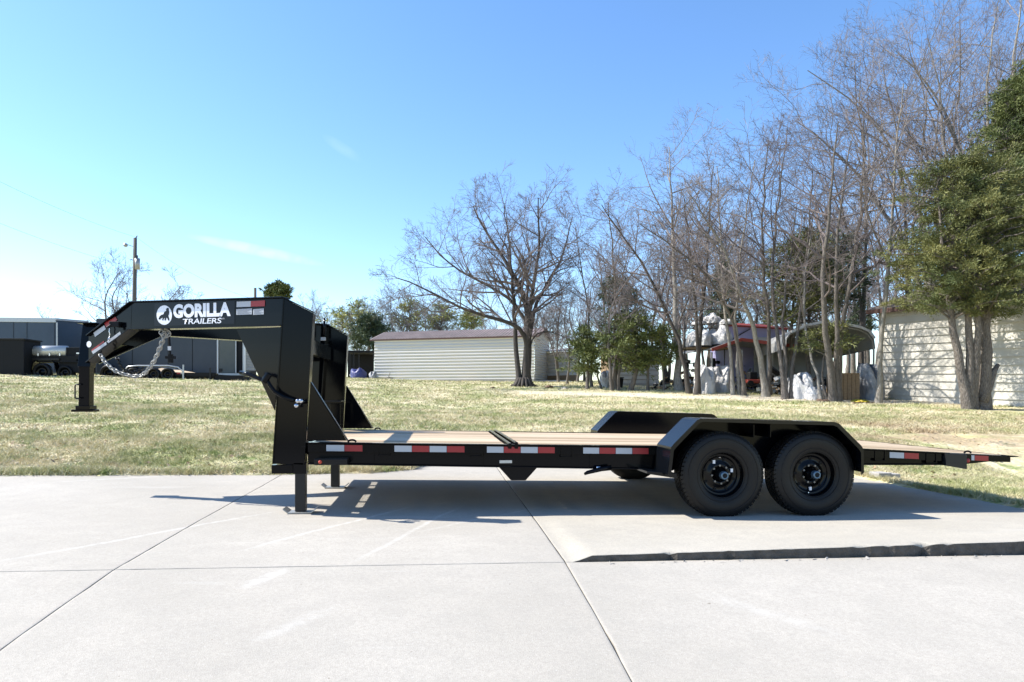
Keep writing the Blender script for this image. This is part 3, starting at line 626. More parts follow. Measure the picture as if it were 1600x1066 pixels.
# chains
def link_chain(pts, L=0.052):
    P = np.array(pts); seg = np.linalg.norm(np.diff(P, axis=0), axis=1); cum = np.concatenate([[0], np.cumsum(seg)]); n = int(cum[-1] / (L * .72)); mb = MB()
    for i in range(n):
        s_ = (i + .5) / n * cum[-1]; c = np.array([np.interp(s_, cum, P[:, k]) for k in range(3)]); c2 = np.array([np.interp(min(s_ + .01, cum[-1]), cum, P[:, k]) for k in range(3)]); c1 = np.array([np.interp(s_ - .01, cum, P[:, k]) for k in range(3)])
        t_ = c2 - c1; t_ /= np.linalg.norm(t_); a = np.cross(t_, (0, 1, 0.2)); a /= np.linalg.norm(a); b = np.cross(t_, a)
        sd = a * math.cos(0.6) + b * math.sin(.6) if i % 2 else -a * math.sin(.6) + b * math.cos(.6)
        ring = [c + t_ * (L * .5 * math.cos(th)) + sd * (L * .30 * math.sin(th)) for th in np.linspace(0, 2 * math.pi, 11)[:-1]]; ring.append(ring[0])
        mb.tube(ring, .0058, 5, caps=False)
    return mb
def cat(px_list, Ys):
    pts = [PY(x, y, Y) for (x, y), Y in zip(px_list, Ys)]; P = np.array(pts); t = np.linspace(0, len(P) - 1, 60); return np.stack([np.interp(t, range(len(P)), P[:, k]) for k in range(3)], -1)
l1 = [Z2(x, y) for x, y in ((300, 500), (330, 550), (390, 610), (470, 655), (560, 680), (650, 675), (720, 600), (765, 520), (800, 430), (835, 330))]
l2 = [Z2(x, y) for x, y in ((315, 520), (350, 575), (420, 640), (500, 665), (600, 690), (680, 655), (745, 570), (780, 500), (815, 420), (840, 320))]
link_chain(cat(l1, np.linspace(7.25, 6.95, 10))).build('safety_chain', 'galvanised', TR, smooth=True)
link_chain(cat(l2, np.linspace(7.35, 7.05, 10))).build('safety_chain', 'galvanised', TR, smooth=True)
l3 = [Z2(x, y) for x, y in ((440, 525), (462, 570), (480, 600), (505, 630), (550, 650), (620, 640), (660, 610))]
link_chain(cat(l3, np.linspace(7.75, 7.35, 7))).build('safety_chain', 'steel_leg', TR, smooth=True)
lp = [Z2(795 + 40 * math.cos(a) + 45, 325 + 26 * math.sin(a)) for a in np.linspace(0, 6.28, 9)]
link_chain(cat(lp, [6.98] * 9)).build('safety_chain', 'galvanised', TR, smooth=True)
pc = [PY(*Z2(x, y), 7.2) for x, y in ((872, 300), (876, 380), (880, 440), (882, 500), (886, 520))]
cord = MB().tube(pc, .011, 8).build('trailer_cord', 'matt_black', TR, smooth=True)
e = PY(*Z2(886, 525), 7.2); mb = MB().tube([e + [0, 0, .03], e + [0, 0, -.055]], .026, 10); mb.box(e[0] - .045, e[0] + .045, 7.18, 7.22, e[2] - .015, e[2] + .012); mb.build('plug', 'matt_black', cord)
e = PY(*Z2(879, 450), 7.2); MB().box(e[0] - .014, e[0] + .014, 7.185, 7.2, e[2] - .02, e[2] + .02).build('cord_tag', 'decal_white', cord)
# crank handle across the riser
Z3 = lambda x, y: (360 + x / 4.846, 440 + y / 4.846)
cr = [PY(*Z3(x, y), Y) for x, y, Y in ((75, 690, 6.32), (130, 700, 6.27), (240, 745, 6.22), (275, 745, 6.2), (300, 790, 6.2), (335, 835, 6.2), (400, 875, 6.2), (480, 902, 6.2))]
MB().tube(cr, .018, 10).build('crank_handle', 'black_paint', TR, smooth=True)
for (x, y) in ((510, 905), (500, 940), (535, 905)):
    c = PY(*Z3(x, y), 6.2); MB().lathe([(0, -.02), (.017, -.02), (.02, 0), (.017, .02), (0, .022)], c, 12).build('crank_knuckle', 'chrome', TR, smooth=True)
c = PY(*Z3(270, 745), 6.2); MB().tube([c + [-.02, 0, -.02], c + [.03, -.01, .055]], .03, 10).build('crank_knuckle', 'black_paint', TR, smooth=True, bevel=.004)
c = PY(*Z3(540, 910), 6.25); MB().tube([c + [-.02, 0, 0], c + [.03, .06, 0]], .02, 10).build('crank_knuckle', 'black_paint', TR, smooth=True)
# frame rails
def rail_bot(X): return -0.647 - 0.026 * X if X < 3 else np.interp(X, [3, 3.9, 5.05], [-.70, -.676, -.688])
xa = np.array([-1.497, -0.6, 0.4, 1.4, 2.4, 3.4, 3.9, 4.0, 4.5, 5.04])
def zstrip(X, top, bot, y0, y1):
    m_ = MB()
    for a, b in zip(X[:-1], X[1:]):
        m_.hexa([(a, y0, bot(a)), (b, y0, bot(b)), (b, y1, bot(b)), (a, y1, bot(a))], [(a, y0, top(a)), (b, y0, top(b)), (b, y1, top(b)), (a, y1, top(a))])
    return m_
X1 = np.array([-1.185, -0.6, 0.4, 1.4, 2.4, 3.4, 4.0, 4.5, 5.04])
both(zstrip(X1, dz, lambda x: dz(x) - .012, YN - .01, YN + .075), 'top_flange', 'black_paint')
both(zstrip(X1, lambda x: dz(x) - .012, lambda x: rail_bot(x) + .012, YN + .03, YN + .042), 'side_web', 'black_paint')
both(zstrip(X1, lambda x: rail_bot(x) + .012, rail_bot, YN - .004, YN + .09), 'bottom_flange', 'black_paint')
both(zstrip(X1, lambda x: dz(x) - .014, lambda x: dz(x) - .088, YN + .002, YN + .010), 'rub_rail', 'black_paint')
for px in (600, 744, 885, 1375, 1455):
    X = PY(px, 700, YN)[0]; wv = .055; zt = dz(X) - .014; mb = MB()
    for xx in (X - wv, X + wv - .008): mb.box(xx, xx + .008, YN - .006, YN + .03, zt - .10, zt)
    mb.box(X - wv, X + wv, YN - .006, YN + .002, zt - .10, zt - .092) ; mb.box(X - wv + .008, X + wv - .008, YN + .012, YN + .016, zt - .092, zt)
    both(mb, 'stake_pocket', 'black_paint', bevel=.0015)
def rtape(x0, x1, m):
    a, b = PY(x0, 700, YN)[0], PY(x1, 700, YN)[0]; y = YN - .001
    MB().prism([(a, y, dz(a) - .078), (b, y, dz(b) - .078), (b, y, dz(b) - .022), (a, y, dz(a) - .022)], (0, .002, 0)).build('reflective_tape', m, TR, label=('white' if 'white' in m else 'red') + ' reflective tape on the side rail')
for seq in ((509.5, 538, 566.5), (616, 643.5, 671, 698, 726), (760.5, 787, 813.5, 840.5, 867), (911, 936.5, 962, 988, 1013.5), (1390, 1413, 1436)):
    for k in range(len(seq) - 1): rtape(seq[k] + .3, seq[k + 1] - .3, 'tape_red' if k % 2 else 'tape_white')
a, b = PY(781, 722, YN)[0], PY(800.5, 722, YN)[0]; y = YN + .027
MB().prism([(a, y, rail_bot(a) + .036), (b, y, rail_bot(a) + .036), (b, y, rail_bot(a) + .063), (a, y, rail_bot(a) + .063)], (0, .002, 0)).build('serial_plate', 'plate_silver', TR, bevel=.001)
# front cross beam, mesh step floor, header under the risers
zb = -.61
mb = MB().box(-1.50, -1.455, YN + .13, YF - .13, zb, -.41); mb.build('front_beam', 'black_paint', TR, bevel=.003)
mb = MB().box(-1.20, -1.165, YN + .08, YF - .08, -.60, -.425); mb.build('cross_beam', 'black_paint', TR, bevel=.003)
for y in (YN + .42, YN + .78, YF - .5):
    MB().box(-1.453, -1.202, y, y + .05, -.56, -.44).build('step_divider', 'black_paint', TR)
mb = MB()
for y in np.arange(YN + .13, YF - .13, .045):
    for s_ in (-1, 1): mb.bar((-1.455, y, -.455), (-1.20, y + s_ * .14, -.455), .004, .006)
o = mb.build('step_mesh', 'black_paint', TR)
# cross tube and jack gear between the risers
mb = MB().box(-1.40, -1.34, YN + .13, YF - .13, .44, .60); mb.build('riser_crossbar', 'black_paint', TR, bevel=.004)
q = PY(525, 626, 8.2); mb = MB().box(q[0] - .12, q[0] + .08, 8.05, 8.35, q[2] - .012, q[2]); mb.build('shelf_plate', 'steel_leg', TR)
q = PY(527, 645, 8.25); mb = MB().box(q[0] - .07, q[0] + .05, 8.15, 8.32, q[2] - .14, q[2] + .11); mb.build('jack_gearbox', 'black_paint', TR, bevel=.006)
q = PY(506.5, 515, 8.5); MB().tube([q + [0, 0, -.07], q + [0, 0, .14]], .014, 8).build('pull_rod', 'black_paint', TR, smooth=True)
q = PY(505.5, 530, 8.5); MB().box(q[0] - .03, q[0] + .03, 8.47, 8.50, q[2] - .02, q[2] + .02).build('rod_bracket', 'galvanised', TR, bevel=.003)
# landing legs
for Yl, pxs in ((6.37, (470.3, 807)), (7.95, (524, 764.5))):
    c = PY(pxs[0], 740, Yl)[0]; zg = float(base_z(c, Yl)) + .004; sgn = 1 if Yl < YC else -1
    lg = MB().box(c - .046, c + .046, Yl - .046, Yl + .046, zg + .012, -.50); o = lg.build('landing_leg', 'steel_leg', TR, bevel=.006)
    MB().box(c - .058, c + .058, Yl - .058, Yl + .058, -.70, -.60).build('leg_collar', 'black_paint', o, bevel=.004)
    h = .078; L = .10; m_ = MB(); 
    m_.box(c - L, c + L, Yl - h, Yl + h, zg, zg + .01)
    for s_ in (-1, 1): m_.hexa([(c + s_ * L, Yl - h, zg), (c + s_ * L, Yl + h, zg), (c + s_ * (L + .045), Yl + h, zg + .035), (c + s_ * (L + .045), Yl - h, zg + .035)], [(c + s_ * L, Yl - h, zg + .01), (c + s_ * L, Yl + h, zg + .01), (c + s_ * (L + .045), Yl + h, zg + .045), (c + s_ * (L + .045), Yl - h, zg + .045)])
    m_.build('leg_foot', 'galvanised', o)
c = PY(448, 734, 6.5); MB().box(c[0] - .10, c[0] + .09, 6.34, 6.42, c[2] - .02, c[2] + .06).build('leg_bracket', 'black_paint', TR, bevel=.003)
q = PY(440, 728, 6.4); MB().tube([q + [-.04, 0, -.05], q + [-.01, 0, .0], q + [.03, 0, -.0], q + [.06, 0, -.03]], .006, 6).build('pull_pin', 'steel_leg', TR)
# side step with red marker lamp
a, b = PY(491, 722, 6.16)[0], PY(543, 722, 6.16)[0]; zt = PY(500, 717, 6.16)[2]; mb = MB().box(a, b, 6.14, 6.30, zt - .055, zt); sp_ = mb.build('side_step', 'diamond_plate', TR, bevel=.005)
x = PY(500, 722, 6.14)[0]; MB().lathe([(0, -.008), (.014, -.006), (.016, 0), (.016, .01)], (x, 6.138, zt - .028), 14).build('marker_lamp', 'amber_red', sp_, smooth=True)
# hinge plate, latch lever
q = [PY(x, y, YN) for x, y in ((780, 730.5), (799, 751.5), (822, 751.5), (840.5, 731))]
mb = MB().prism([(p[0], YN + .03, p[2]) for p in q], (0, .03, 0)); both(mb, 'hinge_plate', 'black_paint')
q = [PY(x, y, 6.26) for x, y in ((913, 741), (918, 738.5), (940, 733), (955, 731))]
MB().tube([p for p in q], [.012, .018, .022, .024], 8).build('latch_lever', 'black_paint', TR, smooth=True)
q = PY(935, 731, 6.28); MB().tube([q + [-.02, 0, 0], q + [.02, 0, 0]], .016, 10).build('latch_bolt', 'chrome', TR, smooth=True)
a, b = PY(1000, 730, 6.2)[0], PY(1045, 730, 6.2)[0]; mb = MB().prism([(a, 5.98, -.70), (b, 5.98, -.745), (b, 5.98, -.70), (a, 5.98, -.675)], (0, .32, 0)); mb.build('step_plate', 'diamond_plate', TR, bevel=.003)
# deck planks, pine
def planks(x0, x1, n=13):
    ww = (YF - YN - 0.155) / n
    for i in range(n):
        ya = YN + .0775 + i * ww + .005; yb = ya + ww - .010; j = RNG.normal(0, .0012); xs_ = [x0 + abs(RNG.normal(0, .003)), x1 - abs(RNG.normal(0, .003))]
        if x0 < 4 < x1: xs_.insert(1, 4.0)
        mb = MB()
        for a, b in zip(xs_[:-1], xs_[1:]):
            mb.hexa([(a, ya, dz(a) - .045), (b, ya, dz(b) - .045), (b, yb, dz(b) - .045), (a, yb, dz(a) - .045)], [(a, ya, dz(a) - .004 + j), (b, ya, dz(b) - .004 + j), (b, yb, dz(b) - .004 + j), (a, yb, dz(a) - .004 + j)])
        mb.build('plank', 'pine_board_%d' % RNG.integers(0, 3), TR, bevel=.003)
planks(-1.16, 0.605); planks(0.735, 3.985); planks(4.0, 5.68)
for x in (0.625, 0.685):
    mb = MB().box(x, x + .034, YN - .02, YF + .02, dz(x) - .04, dz(x) + (.012 if x < .65 else .022)); mb.build('deck_hinge_bar', 'black_paint', TR, bevel=.006)
for x in np.arange(-0.75, 5.0, .61):
    MB().box(x, x + .05, YN + .045, YF - .045, dz(x) - .135, dz(x) - .05 ).build('crossmember', 'black_paint', TR)
for px, y in ((550, YN + .06), (590, YF - .06), (1512, YN + .03)):
    X = PY(px, 690, y)[0]; th = np.linspace(0, math.pi, 9); MB().tube([(X + .035 * math.cos(a), y, dz(X) + .002 + .02 * math.sin(a)) for a in th], .009, 8).build('tie_down_ring', 'black_paint', TR, smooth=True)
# tail: end box, tapered dovetail tip
a, b = PY(1477, 715, YN - .02)[0], PY(1510, 715, YN - .02)[0]
mb = MB().prism([(a, 0, dz(a) - .008), (b, 0, dz(b) - .008), (b, 0, dz(b) - .155), (b - .02, 0, dz(b) - .15), (a, 0, dz(a) - .128)], (0, .09, 0)); mb.v = [(x, y + YN - .03, z) for x, y, z in mb.v]
both(mb, 'tail_post', 'steel_leg', bevel=.003)
a2, b2 = b + .002, PY(1580, 715, YN)[0]
mb = MB().prism([(a2, 0, dz(a2) - .006), (b2, 0, dz(b2) - .006), (b2, 0, dz(b2) - .068), (a2 + .27, 0, dz(a2) - .085), (a2, 0, dz(a2) - .11)], (0, .05, 0)); mb.v = [(x, y + YN + .005, z) for x, y, z in mb.v]
both(mb, 'tail_wedge', 'black_paint')
def wt(x0, x1, m):
    A, B_ = PY(x0, 712, YN)[0], PY(x1, 712, YN)[0]; MB().prism([(A, YN + .002, dz(A) - .066), (B_, YN + .002, dz(B_) - .066), (B_, YN + .002, dz(B_) - .016), (A, YN + .002, dz(A) - .016)], (0, .002, 0)).build('reflective_tape', m, TR, label=m[5:] + ' reflective tape on the tapered tail')
wt(1518.5, 1523, 'tape_white'); wt(1523.5, 1545, 'tape_red')
x = PY(1514.5, 718, YN)[0]; MB().lathe([(0, -.008), (.02, -.006), (.022, 0)], (x - .01, YN + .004, dz(x) - .07), 12).build('marker_lamp', 'tape_red', TR, smooth=True)
mb = MB().hexa([(5.68, YN, dz(5.68) - .02), (5.79, YN, dz(5.79) - .012), (5.79, YF, dz(5.79) - .012), (5.68, YF, dz(5.68) - .02)], [(5.68, YN, dz(5.68)), (5.79, YN, dz(5.79) - .004), (5.79, YF, dz(5.79) - .004), (5.68, YF, dz(5.68))])
mb.build('tail_lip', 'black_paint', TR)
# fenders: folded strip of tread plate + back plate
fo = [(2.015, -.70), (2.045, -.455), (2.07, -.425), (2.285, -.215), (2.32, -.200), (3.59, -.238), (3.63, -.252), (3.845, -.455), (3.868, -.49), (3.872, -.70)]
mb = MB(); y0, y1 = 5.90, 6.285; n_ = len(fo); th = .006
inn = []
for i, (x, z) in enumerate(fo):
    a = np.array(fo[max(i - 1, 0)]); b = np.array(fo[min(i + 1, n_ - 1)]); t_ = b - a; t_ /= np.linalg.norm(t_); inn.append((x + t_[1] * th, z - t_[0] * th))
for i in range(n_ - 1):
    A, B_, Ai, Bi = fo[i], fo[i + 1], inn[i], inn[i + 1]
    mb.hexa([(Ai[0], y0, Ai[1]), (Bi[0], y0, Bi[1]), (Bi[0], y1, Bi[1]), (Ai[0], y1, Ai[1])], [(A[0], y0, A[1]), (B_[0], y0, B_[1]), (B_[0], y1, B_[1]), (A[0], y1, A[1])])
inn2 = [(x + (2.95 - x) * .028, z - .03) for x, z in fo]
for i in range(n_ - 1):          # outer lip
    A, B_, Ai, Bi = fo[i], fo[i + 1], inn2[i], inn2[i + 1]
    mb.prism([(A[0], y0 - .004, A[1]), (B_[0], y0 - .004, B_[1]), (Bi[0], y0 - .004, Bi[1]), (Ai[0], y0 - .004, Ai[1])], (0, .005, 0))
both(mb, 'fender', 'diamond_plate', bevel=0)
mb = MB().prism([(x, y1 + .002, z) for x, z in fo], (0, .006, 0)); both(mb, 'fender_back', 'black_paint', bevel=.002)
for xx in (2.86, 3.02): both(MB().prism([(xx, 6.0, -.26), (xx + .01, 6.0, -.26), (xx + .01, 6.28, -.26), (xx, 6.28, -.26)], (0, 0, -.12)), 'fender_brace', 'black_paint')
# wheels
TY0, TY1 = 5.975, 6.205; RT = .398
def make_tyre(c, spin):
    W_ = .115; prof = [(.205, -.085), (.215, -.098), (.25, -.112), (.30, -.119), (.345, -.115), (.375, -.103), (.383, -.092), (.385, -.085), (.385, .085), (.375, .103), (.345, .115), (.30, .119), (.25, .112), (.205, .085)]
    mb = MB().lathe(prof, (0, 0, 0), 72)
    # raised sidewall rings
    for r0 in (.235, .325): mb.lathe([(r0, -.108 if r0 < .3 else -.1185), (r0 + .003, -.1135 if r0 < .3 else -.1215), (r0 + .009, -.1145 if r0 < .3 else -.121), (r0 + .012, -.112 if r0 < .3 else -.117)], (0, 0, 0), 72)
    nb = 60
    for row, (ya, yb, ph) in enumerate(((-.093, -.058, 0), (-.052, -.020, .5), (-.014, .014, 0), (.020, .052, .5), (.058, .093, 0))):
        for j in range(nb):
            t0 = 2 * math.pi * (j + ph) / nb; t1 = t0 + 2 * math.pi / nb * .80; sk = .25 * 2 * math.pi / nb
            def P(t, y, r): return (r * math.cos(t), y, r * math.sin(t))
            rl, rh = .380, RT - (.004 if row in (0, 4) else 0)
            mb.hexa([P(t0, ya, rl), P(t0 + sk, yb, rl), P(t1 + sk, yb, rl), P(t1, ya, rl)], [P(t0, ya, rh), P(t0 + sk, yb, rh), P(t1 + sk, yb, rh), P(t1, ya, rh)])
        if row in (0, 4):
            for j in range(nb):      # shoulder lugs
                t0 = 2 * math.pi * j / nb; t1 = t0 + 2 * math.pi / nb * .62; s_ = -1 if row == 0 else 1
                def P(t, y, r): return (r * math.cos(t), y, r * math.sin(t))
                mb.hexa([P(t0, s_ * .100, .366), P(t1, s_ * .100, .366), P(t1, s_ * .088, .384), P(t0, s_ * .088, .384)], [P(t0, s_ * .110, .368), P(t1, s_ * .110, .368), P(t1, s_ * .094, .393), P(t0, s_ * .094, .393)])
    V = np.array(mb.v)
    # flatten at the contact patch
    V[:, 2] = np.maximum(V[:, 2], -(RT - .008))
    cs, sn = 1, 0
    o = obj('tyre', V + c, mb.f, 'rubber', TR, False); smooth_by_angle(o, 30)
    rim = MB().lathe([(.212, -.078), (.217, -.088), (.209, -.094), (.202, -.088), (.198, -.070), (.192, -.045), (.182, -.035), (.176, -.040), (.168, -.020), (.150, -.008), (.120, -.012), (.098, -.028), (.088, -.030), (.062, -.030), (.060, -.02), (.0, -.02)], (0, 0, 0), 64)
    ri = obj('rim', np.array(rim.v) + c, rim.f, 'rim_black', o, True)
    hb = MB().lathe([(.058, -.030), (.058, -.034), (.052, -.060), (.042, -.066), (.038, -.100)], (0, 0, 0), 32)
    obj('hub', np.array(hb.v) + c, hb.f, 'rim_black', o, True)
    hb = MB().lathe([(.038, -.098), (.038, -.138), (.033, -.146), (.026, -.148), (.021, -.144), (.0, -.140)], (0, 0, 0), 32)
    obj('hub_cap', np.array(hb.v) + c, hb.f, 'hub_blue', o, True)
    mb = MB().lathe([(.0, -.1455), (.019, -.1465), (.021, -.144)], (0, 0, 0), 20); obj('cap_plug', np.array(mb.v) + c + [0, -.003, 0], mb.f, 'dark_hole', o, True)
    for j in range(8):
        t_ = 2 * math.pi * (j + spin) / 8; q = np.array([.0825 * math.cos(t_), 0, .0825 * math.sin(t_)])
        m_ = MB().lathe([(.0115, -.028), (.0115, -.044), (.009, -.050), (.005, -.050), (.005, -.046), (0, -.046)], (0, 0, 0), 6); obj('lug_nut', np.array(m_.v) + c + q, m_.f, 'lug_steel', o)
        t2 = 2 * math.pi * (j + .5 + spin) / 8; q = np.array([.142 * math.cos(t2), 0, .142 * math.sin(t2)])
        el = [q + np.array([math.cos(a) * .017 * math.cos(t2) - math.sin(a) * .013 * math.sin(t2), 0, math.cos(a) * .017 * math.sin(t2) + math.sin(a) * .013 * math.cos(t2)]) for a in np.linspace(0, 2 * math.pi, 15)[:-1]]
        m_ = MB().prism([p + [0, -.0145, 0] for p in el], (0, .02, 0)); obj('rim_hole', np.array(m_.v) + c, m_.f, 'dark_hole', o)
    return o
CX1, CX2, CZ = 2.565, 3.447, -0.722
wh = {}
for cx_, sp, st in ((CX1, .1, ((-.055, .115), (.115, .035))), (CX2, .45, ((.0, -.14),))):
    c = np.array([cx_, (TY0 + TY1) / 2, CZ + (-.004 if cx_ > 3 else 0)]); o = make_tyre(c, sp)
    for dx, dzz in st: MB().box(c[0] + dx - .011, c[0] + dx + .011, c[1] - .030, c[1] - .0155, c[2] + dzz - .016, c[2] + dzz + .016).build('rim_sticker', 'decal_white', o)
    vs = MB().tube([c + [(-.03 if cx_ < 3 else -.06), -.04, .165 if cx_ < 3 else -.175], c + [(-.022 if cx_ < 3 else -.05), -.085, .16 if cx_ < 3 else -.168]], .005, 6).build('valve', 'chrome', o)
    # far wheels: copies, turned to face the other way
    f = D.objects.new('tyre', o.data); COL.objects.link(f); f.parent = TR; wh[cx_] = f
    T = 2 * (YC - 0) ; 
    f.rotation_euler = (0, 0, math.pi); L = off_of(TR); f.location = (2 * (c[0] - L[0]), 2 * (YC - L[1]), 0)
    for ch in list(o.children):
        if ch.name.startswith(('rim_sticker', 'valve')): continue
        k_ = ch.copy(); COL.objects.link(k_); k_.parent = f
for cx_ in (CX1, CX2):
    MB().tube([(cx_, TY1 - .1, CZ), (cx_, 2 * YC - TY1 + .1, CZ)], .045, 14).build('axle', 'black_paint', TR, smooth=True)
for y in (YN + .12, YF - .12):
    for cx_ in (CX1, CX2):
        mb = MB()
        for k in range(5):
            L = .34 - k * .06; mb.tube([(cx_ + L * t_, y, CZ + .075 - k * .011 + .0 - .05 * (1 - t_ * t_) + .05 * 0) for t_ in np.linspace(-1, 1, 9)], .010, 4)
        mb.build('leaf_spring', 'steel_leg', TR)
    MB().box((CX1 + CX2) / 2 - .07, (CX1 + CX2) / 2 + .07, y - .03, y + .03, -.70, -.56).build('spring_hanger', 'black_paint', TR)
    for xx in (CX1 - .36, CX2 + .36): MB().box(xx - .03, xx + .03, y - .03, y + .03, -.72, -.56).build('spring_hanger', 'black_paint', TR)

# ================================================================== TREES
def tubes_np(groups):      # groups: list of (P[B,n,3], R[B,n], k)
    Vs, Fs, base = [], [], 0
    for P, Rr, k in groups:
        B, n = Rr.shape
        if B == 0: continue
        T = np.empty_like(P); T[:, 1:-1] = P[:, 2:] - P[:, :-2]; T[:, 0] = P[:, 1] - P[:, 0]; T[:, -1] = P[:, -1] - P[:, -2]
        T /= np.linalg.norm(T, axis=2, keepdims=True) + 1e-9
        ax = np.array([0.31, 0.87, 0.38]); A = np.cross(T, ax); A /= np.linalg.norm(A, axis=2, keepdims=True) + 1e-9; Bv = np.cross(A, T)
        th = np.linspace(0, 2 * math.pi, k, endpoint=False)
        ring = P[:, :, None, :] + Rr[:, :, None, None] * (np.cos(th)[None, None, :, None] * A[:, :, None, :] + np.sin(th)[None, None, :, None] * Bv[:, :, None, :])
        Vs.append(ring.reshape(-1, 3)); id_ = base + np.arange(B * n * k).reshape(B, n, k); r = np.roll(id_, -1, axis=2)
        Fs.append(np.stack([id_[:, :-1], r[:, :-1], r[:, 1:], id_[:, 1:]], -1).reshape(-1, 4)); base += B * n * k
    return np.concatenate(Vs), np.concatenate(Fs)
def child(rng, P, Rr, L, k, t0, ang, ratio, nseg, curv, trop, rr=0.6, rmin=0.004, taper=0.25, t1=0.98):
    B, n = Rr.shape
    t = t0 + (t1 - t0) * (np.arange(k)[None] + rng.random((B, k))) / k; f = t * (n - 1); i = np.minimum(f.astype(int), n - 2); u = (f - i)[..., None]
    b = np.arange(B)[:, None]; p = P[b, i] * (1 - u) + P[b, i + 1] * u; T = P[b, i + 1] - P[b, i]; T /= np.linalg.norm(T, axis=2, keepdims=True) + 1e-9
    rad = Rr[b, i] * (1 - u[..., 0]) + Rr[b, i + 1] * u[..., 0]
    v = rng.normal(size=(B, k, 3)); v -= (v * T).sum(-1, keepdims=True) * T; v /= np.linalg.norm(v, axis=2, keepdims=True) + 1e-9
    a = np.radians(ang[0] + (ang[1] - ang[0]) * rng.random((B, k, 1))); d = np.cos(a) * T + np.sin(a) * v; d[..., 2] += trop * 0.5; d /= np.linalg.norm(d, axis=2, keepdims=True)
    Ln = L[:, None] * ratio * (1.25 - 0.75 * t) * (0.6 + 0.7 * rng.random((B, k)))
    d = d.reshape(-1, 3); p = p.reshape(-1, 3); Ln = Ln.ravel(); r0 = np.maximum(np.minimum(rad.ravel() * 0.8, rad.ravel() * rr * (0.7 + .5 * rng.random(B * k))), rmin)
    pts = [p]; 
    for s in range(nseg):
        d = d + rng.normal(size=d.shape) * curv + np.array([0, 0, trop]) / nseg; d /= np.linalg.norm(d, axis=1, keepdims=True); pts.append(pts[-1] + d * (Ln / nseg)[:, None])
    Rn = r0[:, None] * (1 - (1 - taper) * np.linspace(0, 1, nseg + 1)[None]); return np.stack(pts, 1), np.maximum(Rn, rmin * .6), Ln
def smooth_line(pts, n, rng, j):
    P = np.array(pts, float); s = np.concatenate([[0], np.cumsum(np.linalg.norm(np.diff(P, axis=0), axis=1))]); t = np.linspace(0, s[-1], n)
    # Catmull-like smoothing by repeated averaging of a dense resample
    Q = np.stack([np.interp(t, s, P[:, k]) for k in range(3)], -1)
    for _ in range(2): Q[1:-1] = (Q[:-2] + 2 * Q[1:-1] + Q[2:]) / 4
    Q[1:-1] += rng.normal(size=(n - 2, 3)) * j; return Q, s[-1]
def bare_tree(rng, stems, dens=1.0, thin=0.007, ratio=0.5, up=0.25, t0=0.3, flare=True, spread=(32, 68), lv=4, k1=11):
    """stems: list of (points, r0, r1); returns trunk mesh and crown mesh"""
    big = []; crown = []
    for si, (pts, r0, r1) in enumerate(stems):
        Q, L = smooth_line(pts, 16, rng, L_j(pts)); t = np.linspace(0, 1, 16); Rr = r0 + (r1 - r0) * t ** 0.8
        if flare and si < 99: Rr = Rr * (1 + 0.5 * np.exp(-t * 30))
        big.append((Q[None], Rr[None], 12))
        LL = np.array([L])
        P1, R1, L1 = child(rng, Q[None], Rr[None], LL, max(3, int(k1 * dens)), t0, spread, ratio, 7, 0.13, up, 0.62, thin * 1.6)
        P2, R2, L2 = child(rng, P1, R1, L1, max(3, int(7 * dens)), 0.18, (28, 65), 0.54, 5, 0.17, up * .8, 0.6, thin * 1.2)
        crown += [(P1, R1, 6), (P2, R2, 4)]
        P3, R3, L3 = child(rng, P2, R2, L2, max(3, int(6 * dens)), 0.15, (28, 65), 0.56, 4, 0.17, up * .6, 0.6, thin)
        crown.append((P3, R3, 3))
        if lv > 3:
            P4, R4, L4 = child(rng, P3, R3, L3, max(2, int(4 * dens)), 0.15, (20, 50), 0.62, 3, 0.14, up * .5, 0.62, thin * .75); crown.append((P4, R4, 3))
    return tubes_np(big), tubes_np(crown)
def L_j(pts): return 0.0055 * np.linalg.norm(np.array(pts[-1]) - np.array(pts[0])) / 2
def tree_obj(name, label, base, tm, cm, bark, twig, group=None):
    t = thing(name, label, 'tree', base, group)
    obj('trunk', tm[0], tm[1], bark, t, True); obj('crown', cm[0], cm[1], twig, t, False); return t
def sight(px, py, Y): return PY(px, py, Y)
def guided(px_pts, Y, rng, dy=0.0):   # trunk line given as seen, with true depth drifting a little
    b = GX(px_pts[0][0], Y); out = []
    n_ = len(px_pts)
    for i, (x, y) in enumerate(px_pts):
        if i == 0: out.append(b - [0, 0, .12]); continue
        out.append(PY(x, y, Y + dy * i / (n_ - 1)))
    return out
rg = np.random.default_rng(11)
# the spreading tree in the middle of the lawn
YM = 32.0
base = GX(818, YM)
def gm(pts, dy):
    f_ = lambda x, y: (x if y > 520 else 822 + (x - 822) * .95, y if y > 520 else 520 - (520 - y) * .86)
    return guided([f_(*p) for p in pts], YM, rg, dy)
stems = [(gm([(822, 600), (823, 560), (826, 520), (825, 480), (818, 440), (795, 400), (770, 360), (745, 320), (735, 290)], 1.5), .24, .025),
         (gm([(820, 600), (822, 540), (826, 500), (830, 450), (840, 400), (846, 350), (838, 300), (842, 275)], -1.5), .18, .025),
         (gm([(810, 600), (808, 560), (804, 520), (802, 470), (798, 400), (792, 340), (786, 285)], .8), .15, .02),
         (gm([(824, 600), (825, 530), (818, 505), (795, 500), (760, 492), (720, 478), (680, 455), (640, 430), (608, 420)], -2.0), .16, .02),
         (gm([(824, 600), (826, 520), (818, 480), (790, 450), (750, 430), (700, 400), (672, 370), (655, 345)], 2.2), .14, .02),
         (gm([(824, 600), (828, 510), (836, 470), (856, 430), (878, 395), (890, 350), (898, 310)], 1.0), .15, .02),
         (gm([(824, 600), (829, 530), (838, 520), (862, 515), (890, 530), (905, 545)], -1.0), .06, .012)]
